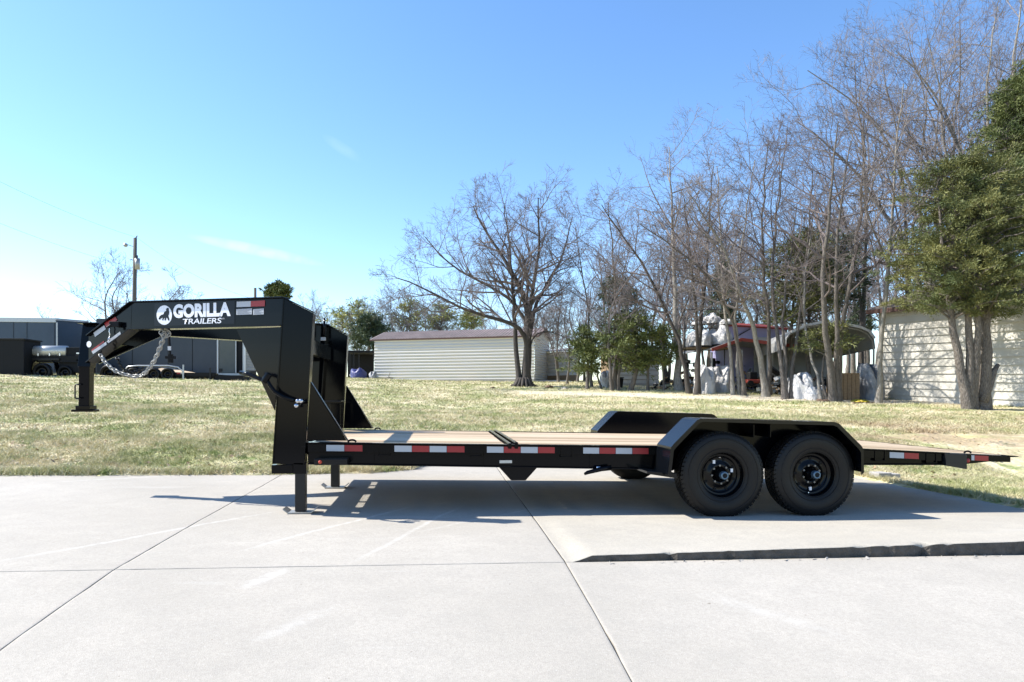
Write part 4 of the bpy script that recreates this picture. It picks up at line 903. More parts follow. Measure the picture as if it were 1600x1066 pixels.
tm, cm = bare_tree(rg, stems, 1.1, .006, 0.36, 0.20, 0.36, lv=4, k1=13)
tree_obj('bare_tree', 'wide spreading bare tree standing alone on the lawn before the white shed', base, tm, cm, 'bark_dark', 'twig')
mb = MB()
for k in range(14):
    a = k / 14 * 6.28; q = base + [math.cos(a) * .3, math.sin(a) * .3, 0]; e = base + [math.cos(a) * (.6 + .3 * rg.random()), math.sin(a) * .75, -.05]; e[2] = float(lawn_z(e[0], e[1])) - .02
    mb.tube([q * .8 + base * .2 + [0, 0, .4], q * .75 + e * .25 + [0, 0, .1], e * .75 + q * .25 - [0, 0, .02]], [.07, .08, .03], 6)
mb.build('root_flare', 'bark_dark', [o for o in D.objects if o.name.startswith('bare_tree')][0], smooth=True)['kind'] = 'stuff'

# row of bare trees at the far side of the lawn, each with its own leaning trunk
rows = [
 ('slim bare tree with thin upright twigs just right of the lone spreading tree', [[(925, 597), (923, 540), (918, 470), (905, 400), (898, 350)]], 31, .10, 'bark_grey', .9),
 ('bare grey tree rising behind the two low cedars', [[(962, 599), (960, 530), (962, 450), (955, 370), (950, 315)], [(962, 599), (965, 500), (975, 430), (985, 370)]], 29, .13, 'bark_grey', .9),
 ('dark bare tree leaning far to the left beside the tall straight tree', [[(1078, 603), (1066, 556), (1055, 515), (1036, 476), (1015, 430), (985, 385), (955, 345), (940, 320)]], 26, .16, 'bark_dark', 1.0),
 ('tall straight bare tree with a thick pale trunk left of the junk pile', [[(1062, 603), (1058, 540), (1055, 470), (1053, 400), (1050, 310), (1046, 230)]], 27.5, .24, 'bark_pale', 1.1),
 ('forked bare tree standing in front of the white tarpaulins', [[(1089, 604), (1092, 540), (1098, 470), (1106, 400), (1108, 320), (1115, 260)], [(1089, 604), (1092, 530), (1086, 460), (1078, 390), (1070, 310)]], 25.5, .17, 'bark_dark', 1.0),
 ('crooked thin bare tree with its trunk bent across the red roofed carport', [[(1163, 607), (1160, 570), (1148, 510), (1128, 462), (1105, 430), (1075, 400), (1030, 370), (1000, 350)]], 24.5, .12, 'bark_grey', .9),
 ('pair of slim trunks growing from one base before the red roofed carport', [[(1146, 606), (1142, 560), (1133, 500), (1128, 430), (1125, 350), (1120, 260)], [(1155, 607), (1152, 560), (1150, 480), (1158, 400), (1170, 310), (1180, 250)]], 24.8, .12, 'bark_pale', 1.0),
 ('bare tree with a pale trunk leaning up to the left over the red roof', [[(1197, 609), (1190, 570), (1180, 520), (1168, 485), (1150, 440), (1135, 390), (1100, 340), (1075, 300)]], 24, .19, 'bark_pale', 1.1),
 ('upright bare tree directly right of the pale leaning trunk', [[(1203, 609), (1203, 560), (1200, 500), (1195, 430), (1190, 350), (1195, 260), (1200, 225)]], 24.6, .14, 'bark_grey', 1.0),
 ('cluster of three slim trunks at the left post of the grey carport', [[(1226, 612), (1222, 570), (1210, 520), (1206, 450), (1210, 360), (1225, 250), (1230, 200)], [(1229, 612), (1228, 560), (1220, 500), (1232, 420), (1245, 320)], [(1236, 613), (1238, 560), (1246, 520), (1255, 470), (1262, 380), (1270, 260)]], 22.8, .13, 'bark_grey', 1.0),
 ('thin curved bare tree standing in front of the white bags', [[(1283, 615), (1279, 580), (1268, 560), (1258, 530), (1255, 480), (1262, 400), (1275, 300)]], 21.6, .09, 'bark_pale', .9),
 ('stout bare tree of several upright stems before the grey carport', [[(1303, 617), (1298, 570), (1290, 520), (1284, 460), (1290, 380), (1300, 280), (1310, 190)], [(1308, 618), (1308, 560), (1308, 500), (1306, 430), (1312, 330), (1330, 220)], [(1310, 618), (1312, 560), (1318, 500), (1325, 440), (1340, 360), (1352, 250), (1350, 180)]], 21.3, .20, 'bark_grey', 1.1),
 ('pale straight bare tree against the corner of the cream shed', [[(1372, 623), (1376, 560), (1382, 490), (1390, 430), (1394, 340), (1400, 230), (1412, 130)]], 20.6, .14, 'bark_pale', 1.0),
 ('tall bare tree behind the shed corner with long limbs sweeping left over the carport', [[(1452, 600), (1446, 520), (1440, 440), (1405, 370), (1385, 340), (1340, 270), (1290, 215), (1245, 190)], [(1452, 600), (1448, 480), (1450, 400), (1432, 300), (1400, 235), (1360, 180), (1300, 130), (1262, 110)], [(1452, 600), (1450, 450), (1470, 330), (1480, 240), (1470, 150), (1450, 60)]], 25, .26, 'bark_pale', 1.25),
 ('tallest bare tree towering behind the big cedar at the right edge', [[(1530, 600), (1526, 450), (1520, 330), (1500, 230), (1470, 150), (1430, 100), (1400, 80)], [(1530, 600), (1532, 400), (1545, 250), (1540, 120), (1560, 10)], [(1530, 600), (1535, 380), (1575, 200), (1590, 60), (1600, -60)]], 24, .26, 'bark_pale', 1.3),
 ('slender bare tree directly left of the olive cedar with its crown high above', [[(1418, 600), (1420, 430), (1412, 300), (1395, 180), (1380, 100)], [(1418, 600), (1422, 400), (1440, 280), (1450, 170), (1445, 90)]], 26, .17, 'bark_grey', 1.1),
 ('bare tree whose top fills the sky above the olive cedar', [[(1480, 600), (1482, 380), (1492, 220), (1505, 100), (1500, 30)], [(1480, 600), (1485, 300), (1455, 180), (1425, 90)]], 27, .2, 'bark_grey', 1.15),
 ('bare tree rising over the grey carport with its crown against the sky', [[(1345, 600), (1348, 520), (1350, 440), (1356, 340), (1350, 240), (1340, 150), (1335, 95)], [(1345, 600), (1347, 460), (1330, 380), (1310, 300), (1290, 210)]], 27, .19, 'bark_grey', 1.15),
]
for i, (lab, stl, Y, r, bark, dens) in enumerate(rows):
    ss = []
    for j, s in enumerate(stl):
        ss.append((guided(s, Y, rg, rg.normal(0, 1.2)), r * (.66 if j == 0 else .54), .016))
    tm, cm = bare_tree(rg, ss, dens * (0.88 if len(ss) > 1 else 1.0), .0048 if Y < 26 else .0052, 0.40, 0.10, 0.38, lv=4, k1=14 if len(ss) == 1 else 10)
    tree_obj('bare_tree', lab, GX(stl[0][0][0], Y), tm, cm, bark, 'twig_pale' if bark == 'bark_pale' else 'twig', 'bare trees along the far side of the lawn')

# fainter woodland beyond, alike trees sharing two meshes
protos = []
for k in range(4):
    H_ = 9.0; st = [([(0, 0, -.3), (rg.normal(0, .2), rg.normal(0, .2), H_ * .35), (rg.normal(0, .5), rg.normal(0, .5), H_ * .7), (rg.normal(0, .6), rg.normal(0, .6), H_ * .95)], .13, .02)]
    if k % 2: st.append(([(0, 0, -.3), (.3, .1, H_ * .3), (1.3, .3, H_ * .6), (1.9, .4, H_ * .85)], .1, .02))
    tm, cm = bare_tree(rg, st, .85, .010, 0.42, 0.35, 0.25, lv=4, k1=12)
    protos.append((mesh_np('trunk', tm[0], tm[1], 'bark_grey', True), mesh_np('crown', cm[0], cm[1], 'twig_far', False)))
def far_tree(px, Y, top, lab, k=None, grp='distant bare trees'):
    b = GX(px, Y); h = (HOR - top) / FPX * Y - b[2]; k = rg.integers(0, 4) if k is None else k
    t = thing('distant_tree', lab, 'tree', b, grp); s = h / 9.6; t.scale = (s * 1.1, s * 1.1, s); t.rotation_euler = (0, 0, rg.random() * 6.28)
    for nm, me in zip(('trunk', 'crown'), protos[k]):
        o = D.objects.new(nm, me); COL.objects.link(o); o.parent = t
    return t
fl = 'distant hazy bare tree in the wood behind the white shed'
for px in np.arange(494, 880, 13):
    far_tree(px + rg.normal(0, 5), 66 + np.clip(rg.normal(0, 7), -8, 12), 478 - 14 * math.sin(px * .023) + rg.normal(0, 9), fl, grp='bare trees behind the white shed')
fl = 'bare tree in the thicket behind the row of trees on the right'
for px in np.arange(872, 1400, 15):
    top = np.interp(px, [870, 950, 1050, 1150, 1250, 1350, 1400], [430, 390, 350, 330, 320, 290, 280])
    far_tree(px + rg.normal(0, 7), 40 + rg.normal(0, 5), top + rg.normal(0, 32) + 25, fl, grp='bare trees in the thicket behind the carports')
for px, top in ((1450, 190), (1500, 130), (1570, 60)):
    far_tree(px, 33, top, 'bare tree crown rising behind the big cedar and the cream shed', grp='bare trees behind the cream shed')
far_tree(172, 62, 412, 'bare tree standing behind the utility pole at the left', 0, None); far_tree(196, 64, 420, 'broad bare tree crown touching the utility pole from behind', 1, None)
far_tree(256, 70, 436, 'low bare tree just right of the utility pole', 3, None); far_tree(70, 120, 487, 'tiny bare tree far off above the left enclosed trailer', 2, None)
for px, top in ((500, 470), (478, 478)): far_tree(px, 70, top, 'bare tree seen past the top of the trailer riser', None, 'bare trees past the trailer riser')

# evergreen and spring foliage made of many small sprays
def sprays(rng, C, DR, size, N, r):
    """C clump centres, DR limb direction of each, r radius; N narrow feathery leaves each"""
    n = len(C) * N; c = np.repeat(C, N, 0); dr = np.repeat(DR, N, 0); rr_ = np.repeat(r, N)[:, None]
    u = rng.normal(size=(n, 3)); u /= np.linalg.norm(u, axis=1, keepdims=True); rad = (rng.random(n) ** 0.55)[:, None]
    along = rng.random((n, 1)) * 1.5 - .6
    p = c + dr * along * rr_ + u * rad * rr_ * np.array([.62, .62, .26]) * (1.15 - .4 * np.abs(along)); p[:, 2] -= (np.clip(along, 0, 1)[:, 0] ** 2) * rr_[:, 0] * .35
    d = dr * .7 + u * .8 + rng.normal(size=(n, 3)) * .35 - [0, 0, .12]; d /= np.linalg.norm(d, axis=1, keepdims=True)
    w = rng.normal(size=(n, 3)); w -= (w * d).sum(-1, keepdims=True) * d; w /= np.linalg.norm(w, axis=1, keepdims=True); s = size * (0.45 + 1.1 * rng.random(n))[:, None]
    V = np.stack([p, p + d * s * 1.1 + w * s * .30, p + d * s * 2.6, p + d * s * 1.0 - w * s * .30], 1).reshape(-1, 3); return V, np.arange(n * 4).reshape(-1, 4)
def cedar(px, Y, pxw, ytop, ybot, nl, lab, matn, trunk_px=None, per=26, size=.07, name='cedar_tree', trunk_r=.09, group=None, bark='bark_grey', shape='cone'):
    b = GX(px, Y); sc_ = Y / FPX; W_ = pxw / 2 * sc_; zt = (HOR - ytop) * sc_; zb_ = (HOR - ybot) * sc_
    t = thing(name, lab, 'tree', b, group); rng = rg; H_ = zt - zb_
    top = b + [0, 0, zt - b[2]]; 
    stems = []
    for (dx, lean, r) in (trunk_px or [(0, 0, trunk_r)]):
        q0 = b + [dx * sc_, rng.normal(0, .1), -.1]; q1 = np.array([b[0] + lean * sc_, b[1] + rng.normal(0, .3), zb_ + H_ * .8]); mid_ = q0 * .6 + q1 * .4 + rng.normal(0, .12, 3); stems.append(smooth_line([q0, mid_, q1], 12, rng, .015)[0])
    rads = [x[2] for x in (trunk_px or [(0, 0, trunk_r)])]
    tv = tubes_np([(s[None], (r * np.linspace(1, .18, 12) * (1 + .4 * np.exp(-np.linspace(0, 1, 12) * 25)))[None], 10) for s, r in zip(stems, rads)])
    tr = obj('trunk', tv[0], tv[1], bark, t, True)
    C = []; Rc = []; LP = []; LR = []; DRS = []; n3 = lambda v: v / np.linalg.norm(v)
    for i in range(nl):
        f = rng.random() ** .9; z = zb_ + H_ * f
        wf = (1 - f) ** .75 * 1.05 if shape == 'cone' else math.sqrt(max(0.05, 1 - (2 * f - .85) ** 2 / 1.35))
        a = rng.random() * 6.28; rad = W_ * wf * (0.38 + .86 * rng.random())
        s = stems[rng.integers(0, len(stems))]; zz = z - .25 * rad; o_ = np.array([np.interp(zz, s[:, 2], s[:, k]) for k in range(3)]); 
        tip = np.array([b[0] + math.cos(a) * rad, b[1] + math.sin(a) * rad, z + rng.normal(0, .1)])
        o_[2] = min(zz, s[-1, 2]); m_ = (o_ + tip) / 2 + [0, 0, .12 * rad]
        L = smooth_line([o_, m_, tip], 7, rng, .02)[0]; LP.append(L); LR.append(np.linspace(.022, .006, 7) * (1 + W_ * .2))
        dl = L[-1] - L[0]; dl /= np.linalg.norm(dl)
        for u in (.38, .6, .8, .98):
            C.append(L[0] * (1 - u) + L[-1] * u + [0, 0, .1 * rad * math.sin(u * 3.1)] + rng.normal(0, .05 + .035 * W_, 3)); DRS.append(n3(dl + rng.normal(0, .35, 3) * [1, 1, .4])); Rc.append((.13 + .17 * rng.random()) * (1 + .22 * W_) * (1.2 - .35 * u))
    lv = tubes_np([(np.array(LP), np.array(LR), 4)]); obj('branches', lv[0], lv[1], bark, t, False)
    V, F_ = sprays(rng, np.array(C), np.array(DRS), size, int(per * 1.5), np.array(Rc)); obj('crown', V, F_, matn, t); return t
cedar(918, 29.5, 75, 512, 580, 50, 'low dark green cedar left of the cream panel at the wood edge', 'cedar_green', [(0, 4, .09), (22, 10, .05)], 26, .055, shape='round', group='cedars at the wood edge')
cedar(985, 28, 105, 492, 574, 90, 'bushy cedar beside the leaning dark trunk, taller of the two low cedars', 'cedar_green', [(0, 0, .12), (28, 20, .07), (-18, -10, .07)], 26, .055, shape='round', group='cedars at the wood edge')
cedar(1030, 27.5, 60, 512, 566, 42, 'small bright green cedar under the leaning dark trunk', 'cedar_green', [(6, 0, .05)], 26, .05, shape='round', group='cedars at the wood edge')
cedar(968, 34, 70, 425, 520, 55, 'dark evergreen crown behind the bushy cedar', 'cedar_dark', None, 24, .06, shape='round')
cedar(1130, 33, 60, 405, 500, 50, 'thin dark evergreen showing above the red roof', 'cedar_dark', None, 22, .06)
cedar(1252, 25.5, 122, 350, 500, 120, 'shaggy olive cedar over the left end of the grey carport', 'cedar_olive', [(-10, 0, .1), (14, 12, .1)], 24, .055, shape='round')
cedar(1312, 27.0, 85, 358, 465, 60, 'dark ragged cedar over the ridge of the grey carport', 'cedar_dark', [(0, 0, .1)], 24, .055, shape='round')
cedar(1298, 21.4, 80, 505, 548, 24, 'low sprigs of cedar hanging round the stout bare trunks', 'cedar_olive', [(0, 0, .05)], 22, .045, shape='round')
cedar(1345, 32, 55, 470, 510, 30, 'thin bluish cedar behind the roof of the grey carport', 'cedar_dark', None, 22, .05)
cedar(1512, 17.9, 255, 215, 478, 210, 'broad olive cedar with four thick trunks in front of the cream shed', 'cedar_olive', [(-2, -62, .14), (4, -38, .13), (12, -16, .12), (30, 22, .19)], 100, .031, trunk_r=.2, bark='cedar_bark', shape='round')
cedar(1622, 20.6, 340, 40, 440, 420, 'tall dark cedar at the right edge of the picture', 'cedar_green', [(0, 0, .2), (-45, -50, .12)], 90, .036, bark='bark_dark')
# broken stub on the multi-trunk cedar
tb = [o for o in D.objects if o.get('label', '').startswith('broad olive')][0]
q = [PY(x, y, 17.8) for x, y in ((1536, 628), (1547, 600), (1553, 580), (1560, 570))]
MB().tube(q, [.13, .10, .085, .05], 10).build('broken_stub', 'cedar_bark', tb, smooth=True)
# leafy trees behind
cedar(434, 75, 36, 449, 470, 40, 'small round green tree top behind the neck of the trailer', 'cedar_green', None, 30, .12, name='leafy_tree', shape='round')
for px, top, bot, w_, lab, mt in ((535, 490, 545, 60, 'yellow green spring tree behind the trailer riser', 'spring_leaf'), (578, 500, 545, 56, 'dark green round tree left of the white shed roof', 'cedar_dark'), (560, 478, 530, 50, 'sparse yellow spring tree above the dark green one', 'spring_leaf'), (640, 475, 515, 44, 'yellow blossoming tree behind the roof of the white shed', 'spring_leaf'), (690, 480, 515, 46, 'pale green leafing tree behind the middle of the white shed', 'spring_leaf'), (735, 492, 515, 30, 'small green leafing tree behind the right half of the shed roof', 'spring_leaf')):
    cedar(px, 60 if mt != 'cedar_dark' else 56, w_ * (1.35 if mt == 'spring_leaf' else 1), top - 4, bot, 60, lab, mt, None, 6 if mt == 'spring_leaf' else 22, .10, name='leafy_tree', shape='round')

# ================================================================== SHEDS AND CARPORTS
def n2(v): v = np.array(v, float); return v / np.linalg.norm(v)
# white shed behind the lone tree
Y0 = 46.0; A = GX(585, Y0); al = R(22); ux = np.array([math.cos(al), -math.sin(al), 0]); un = np.array([-math.sin(al), -math.cos(al), 0])
r835 = ray(835, 600); k = np.linalg.solve(np.array([[ux[0], -r835[0]], [ux[1], -r835[1]]]), -A[:2]); LS = k[0]; Bp = A + ux * LS
zE = (HOR - 528.5) / FPX * Y0; zEb = (HOR - 527) / FPX * Bp[1]; zG = float(lawn_z(A[0], A[1])) ; zG = (HOR - 596) / FPX * Y0
zGb = (HOR - 598) / FPX * Bp[1]; zE = (zE + zEb) / 2; zlow = min(zG, zGb)
SH = thing('metal_shed', 'long white ribbed metal shed with a brown roof behind the lone tree', 'shed', A, None)
def wall_profile(u, z0, z1, ends, rib=0.155, dpt=0.028, base=None, m='siding_white', par=SH, name='wall', P0=A, U=ux, N=un):
    zs = np.arange(z0, z1, rib / 4); nz = len(zs); mb = MB(); V = []
    for i, z in enumerate(zs):
        o = dpt if i % 4 in (0, 1) else 0.0
        for uu in (ends[0], ends[1]): V.append(P0 * [1, 1, 0] + U * uu + N * o + [0, 0, z])
    mb.add(V, [(2 * i, 2 * i + 1, 2 * i + 3, 2 * i + 2) for i in range(nz - 1)]); return mb.build(name, m, par)
dS = 4.0
wall_profile(0, zlow + .22, zE, (0, LS), rib=.2, dpt=.026); MB().hexa([A * [1, 1, 0] + q + [0, 0, zlow - .5] for q in (un * .05, ux * LS + un * .05, ux * LS - un * .1, -un * .1)], [A * [1, 1, 0] + q + [0, 0, zlow + .24] for q in (un * .05, ux * LS + un * .05, ux * LS - un * .1, -un * .1)]).build('foundation', 'block_concrete', SH)
wall_profile(0, zlow + .1, zE, (0, dS), P0=A + ux * LS, U=-un, N=ux, name='end_wall')
ridge = (HOR - 513.5) / FPX * (Bp[1] + 2); zR = ridge
c0 = A * [1, 1, 0] + ux * LS; mb = MB().prism([c0 + [0, 0, zE], c0 - un * dS + [0, 0, zE], c0 - un * dS / 2 + [0, 0, zR]], -ux * .1); mb.build('gable', 'siding_white', SH)
c1 = A * [1, 1, 0]; MB().prism([c1 + [0, 0, zlow - .3], c1 - un * dS + [0, 0, zlow - .3], c1 - un * dS + [0, 0, zE], c1 - un * dS / 2 + [0, 0, zR], c1 + [0, 0, zE]], ux * .1).build('end_wall', 'siding_white', SH)
e0 = c1 + un * .085 - ux * .3 + [0, 0, zE - .03]; slope = c1 - un * dS / 2 + [0, 0, zR + .04] - (c1 + un * .085 + [0, 0, zE - .03])
for sgn in (0, 1):
    m_ = MB(); nr = 56
    for i in range(nr):
        uu = (LS + .6) * i / nr; wv = (LS + .6) / nr
        for (a, b, h) in ((0, .75, 0), (.75, 1, .035)):
            p = e0 + ux * (uu + a * wv); q = e0 + ux * (uu + b * wv); s_ = slope.copy()
            if sgn: mv = lambda w_: w_
            m_.hexa([p, q, q + s_, p + s_], [x + [0, 0, .03 + h] for x in (p, q, q + s_, p + s_)])
    if sgn: # mirror over the ridge
        C_ = c1 - un * dS / 2; m_.v = [tuple(np.array(v_) - 2 * np.dot(np.array(v_) - C_, un) * un) for v_ in m_.v]
    m_.build('roof', 'roof_brown', SH)
m_ = MB().bar(e0 + [0, 0, -.03], e0 + ux * (LS + .6) + [0, 0, -.03], .04, .09); m_.build('eave_trim', 'fascia_brown', SH)
MB().bar(e0 + ux * (LS + .6), e0 + ux * (LS + .6) + slope, .05, .12).build('gable_trim', 'fascia_brown', SH)
# low white structure with a sloping tarp at its right
LW = thing('low_shed', 'low white sided shed with a brown base half hidden right of the lone tree', 'shed', GX(870, 44))
a, b = GX(838, 46), GX(905, 43); z0 = (HOR - 600) / FPX * 45; z1 = (HOR - 549) / FPX * 45
U_ = n2((b - a) * [1, 1, 0]); N_ = np.array([U_[1], -U_[0], 0]); Lw = np.linalg.norm((b - a)[:2])
wall_profile(0, z0 + .55, z1, (0, Lw), rib=.24, par=LW, P0=a, U=U_, N=N_); MB().prism([a * [1, 1, 0] + [0, 0, z0 - .3], b * [1, 1, 0] + [0, 0, z0 - .3], b * [1, 1, 0] + [0, 0, z0 + .55], a * [1, 1, 0] + [0, 0, z0 + .55]], N_ * .05).build('base_board', 'crate_wood', LW)
aa = a * [1, 1, 0] + N_ * .25 + [0, 0, z1]; bb = b * [1, 1, 0] + N_ * .25 + [0, 0, z1 - .05]; MB().hexa([aa, bb, bb - N_ * 2.6 + [0, 0, .35], aa - N_ * 2.6 + [0, 0, .35]], [x + [0, 0, .05] for x in (aa, bb, bb - N_ * 2.6 + [0, 0, .35], aa - N_ * 2.6 + [0, 0, .35])]).build('roof', 'carport_metal', LW)
a3, b3 = GX(838, 41.5), GX(895, 40.5); pl = thing('sheet_metal', 'pale sheet metal lying flat on the ground before the low shed', 'sheet', a3)
mb = MB(); 
for i in range(3): mb.hexa([a3 + [i * .1, .6 * i, .04 + .04 * i], b3 + [0, .6 * i, .03 + .04 * i], b3 + [-.1, .5 + .6 * i, .05 + .04 * i], a3 + [0, .5 + .6 * i, .06 + .04 * i]], [x + [0, 0, .02] for x in (a3 + [i * .1, .6 * i, .04 + .04 * i], b3 + [0, .6 * i, .03 + .04 * i], b3 + [-.1, .5 + .6 * i, .05 + .04 * i], a3 + [0, .5 + .6 * i, .06 + .04 * i])])
mb.build('sheet', 'tarp_grey', pl)
# lumpy covered piles
def lump(name, lab, cat_, px0, px1, pyt, pyb, Y, m, seed, depth=1.2, flat=.5, rough=.16):
    r_ = np.random.default_rng(seed); a = PY(px0, pyb, Y); b = PY(px1, pyb, Y); c = (a + b) / 2; hw = (b[0] - a[0]) / 2; zt = (HOR - pyt) / FPX * Y; g = float(lawn_z(c[0], c[1])); zb_ = c[2]
    if abs(g - c[2]) < .6: zt = g + (pyb - pyt) / FPX * Y; zb_ = g - .04
    nu, nv = 44, 20; H_ = zt - zb_; ph = r_.random((14, 4)) * 6.28; fr = r_.integers(2, 15, 14); V = []
    for j in range(nv + 1):
        t = j / nv * math.pi / 2
        for i in range(nu):
            th = 2 * math.pi * i / nu; fold = sum(abs(math.sin(fr[k] * th / 1.0 + ph[k, 0] + j * .25 * math.sin(ph[k, 1]))) * (1.6 / fr[k] ** .7) for k in range(14)) / 3 - .7
            top = .75 + .25 * math.sin(2 * math.cos(th) + ph[0, 2]) * math.cos(t) + .16 * math.sin(3.7 * math.cos(th) + ph[1, 2])
            rr_ = max(.05, math.cos(t) ** flat * (1 + rough * 1.5 * fold)); zz = math.sin(t) ** .8 * top * (1 + rough * .5 * fold)
            V.append((c[0] + hw * rr_ * math.cos(th) + r_.normal(0, .008), Y + depth * rr_ * math.sin(th) + r_.normal(0, .008), zb_ + H_ * min(zz, 1.0) + (r_.normal(0, .012) if j else 0)))
    F_ = [(j * nu + i, j * nu + (i + 1) % nu, (j + 1) * nu + (i + 1) % nu, (j + 1) * nu + i) for j in range(nv) for i in range(nu)] + [tuple(range(nv * nu, (nv + 1) * nu))]
    o = obj(name, V, F_, m, None, False); o.data.polygons.foreach_set('use_smooth', [True] * len(o.data.polygons)); return tag(o, lab, cat_)
def clutter(name, lab, cat_, px0, px1, pyt, pyb, Y, mats, seed, n=46, depth=1.0, *rest):
    r_ = np.random.default_rng(seed); a = PY(px0, pyb, Y); b = PY(px1, pyb, Y); H_ = (pyb - pyt) / FPX * Y; g = float(lawn_z((a[0] + b[0]) / 2, Y)); W_ = b[0] - a[0]
    t = thing(name, lab, cat_, [(a[0] + b[0]) / 2, Y, g]); mbs = {m_: MB() for m_ in mats}
    for i in range(n):
        m_ = mats[r_.integers(0, len(mats))]; u = r_.random(); x = a[0] + W_ * u; hmax = H_ * (1 - .75 * abs(2 * u - 1) ** 1.6); z = g + hmax * r_.random(); y = Y + (r_.random() - .3) * depth
        d = r_.normal(size=3); d[2] *= .6; d /= np.linalg.norm(d); L = (.12 + .35 * r_.random() ** 2) * min(1, H_ * 1.2); p = np.array([x, y, z]); q = p + d * L; q[2] = max(g, q[2]); 
        mbs[m_].bar(p, q, .04 + .22 * r_.random() ** 2, .02 + .16 * r_.random() ** 2, (0.1, .2, 1))
    for m_, mb in mbs.items():
        if mb.v: mb.build('scrap', m_, t)['kind'] = 'stuff'
    return t
JM = ['junk_brown', 'matt_black', 'crate_wood', 'steel_leg', 'tarp_grey', 'matt_black', 'carport_white']
def post_(mb, px, Y, ztop, r=.035):
    g = GX(px, Y); mb.box(g[0] - r, g[0] + r, g[1] - r, g[1] + r, g[2] - .1, ztop); return g
# red roofed carport with tarpaulins over it
CR = thing('red_roofed_carport', 'cluttered carport with a rusty red roof edge behind the bare trunks', 'carport', GX(1160, 26.5))
za = (HOR - 545) / FPX * 26.5; zb2 = (HOR - 531) / FPX * 26.5; Yc_ = 26.5
pA, pM, pB = PY(1112, 546, Yc_), PY(1158, 530, Yc_), PY(1240, 540, Yc_)
for a_, b_ in ((pA, pM), (pM, pB)):
    MB().hexa([a_, b_, b_ + [0, 4, .0], a_ + [0, 4, .0]], [x + [0, 0, .05] for x in (a_, b_, b_ + [0, 4, 0], a_ + [0, 4, 0])]).build('roof', 'carport_metal', CR)
    MB().bar(a_ + [0, -.04, -.02], b_ + [0, -.04, -.02], .05, .13).build('roof_edge', 'red_trim', CR)
for px in (1113, 1160, 1208):
    g = GX(px, Yc_); MB().box(g[0] - .03, g[0] + .03, Yc_ + .02, Yc_ + .08, g[2] - .1, (HOR - 548 + (px - 1113) * .1) / FPX * Yc_).build('post', 'galvanised', CR)
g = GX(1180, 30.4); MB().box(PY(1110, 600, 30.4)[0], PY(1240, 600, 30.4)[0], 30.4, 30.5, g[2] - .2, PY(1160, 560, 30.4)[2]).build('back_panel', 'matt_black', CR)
u0, u1 = PY(1138, 500, 29), PY(1225, 500, 29); zt = (HOR - 493) / FPX * 29
UP = thing('red_roofed_hut', 'lilac grey hut with a red roof showing above the carport roof', 'hut', [u0[0], 29, float(lawn_z(u0[0], 29))])
mb = MB().box(u0[0], u1[0], 29, 31, PY(1140, 535, 29)[2] - 3.0, zt - .35); mb.build('wall', 'tarp_lilac', UP)
MB().hexa([(u0[0] - .1, 28.8, zt - .36), (u1[0] + .1, 28.8, zt - .5), (u1[0] + .1, 31.2, zt - .1), (u0[0] - .1, 31.2, zt)], [(u0[0] - .1, 28.8, zt - .28), (u1[0] + .1, 28.8, zt - .42), (u1[0] + .1, 31.2, zt - .0), (u0[0] - .1, 31.2, zt + .1)]).build('roof', 'red_trim', UP)
MB().bar((u0[0], 28.96, zt - 1.0), (u0[0] + 1.0, 28.96, zt - .45), .03, .04).build('brace', 'wire', UP)
lump('covered_pile', 'large white tarpaulin draped over goods on the shelf above the junk', 'tarpaulin', 1076, 1106, 512, 542, 27.6, 'tarp_white', 1, .8)
lump('covered_pile', 'tall creased white tarpaulin directly left of the red roof', 'tarpaulin', 1104, 1138, 500, 540, 27.6, 'tarp_white', 2, .8)
lump('white_sack', 'bright white bag hanging at the foot of the left trunk', 'bag', 1088, 1114, 556, 604, 26.2, 'tarp_white', 3, .5, .35)
lump('white_sack', 'crumpled white sheet piled inside the red roofed carport', 'bag', 1110, 1137, 562, 606, 26.9, 'tarp_white', 4, .6, .35)
clutter('junk_pile', 'brown heap of scrap left of the white bags', 'pile', 1066, 1092, 544, 606, 28.5, JM, 5)
clutter('junk_pile', 'dark heap of scrap under the middle of the red roofed carport', 'pile', 1150, 1200, 575, 608, 27.8, JM, 6)
for q_, lab in (((1083, 1100, 498, 508, 27.8), 'small white bundle on top of the scaffold'), ((1100, 1124, 484, 506, 27.9), 'white jumble stacked highest on the scaffold'), ((1124, 1140, 494, 508, 27.4), 'round white bundle against the red roof')):
    lump('bundle', lab, 'bundle', *q_[:4], q_[4], 'tarp_white', int(q_[0]), .4, .5, .25)
SF = thing('scaffold_rack', 'thin dark scaffold frame carrying white tarpaulins', 'rack', GX(1095, 27.5))
for px in (1070, 1098, 1132):
    g = GX(px, 27.5); MB().tube([g, [g[0], 27.5, PY(px, 484, 27.5)[2]]], .025, 6).build('upright', 'wire', SF)
for py in (484, 513, 543):
    MB().tube([PY(1068, py, 27.5), PY(1136, py, 27.5)], .025, 6).build('crossbar', 'wire', SF)
g0, g1 = PY(1066, 544, 27.6), PY(1136, 544, 27.6); MB().box(g0[0], g1[0], 27.1, 28.4, g0[2] - .05, g0[2]).build('shelf', 'crate_wood', SF)
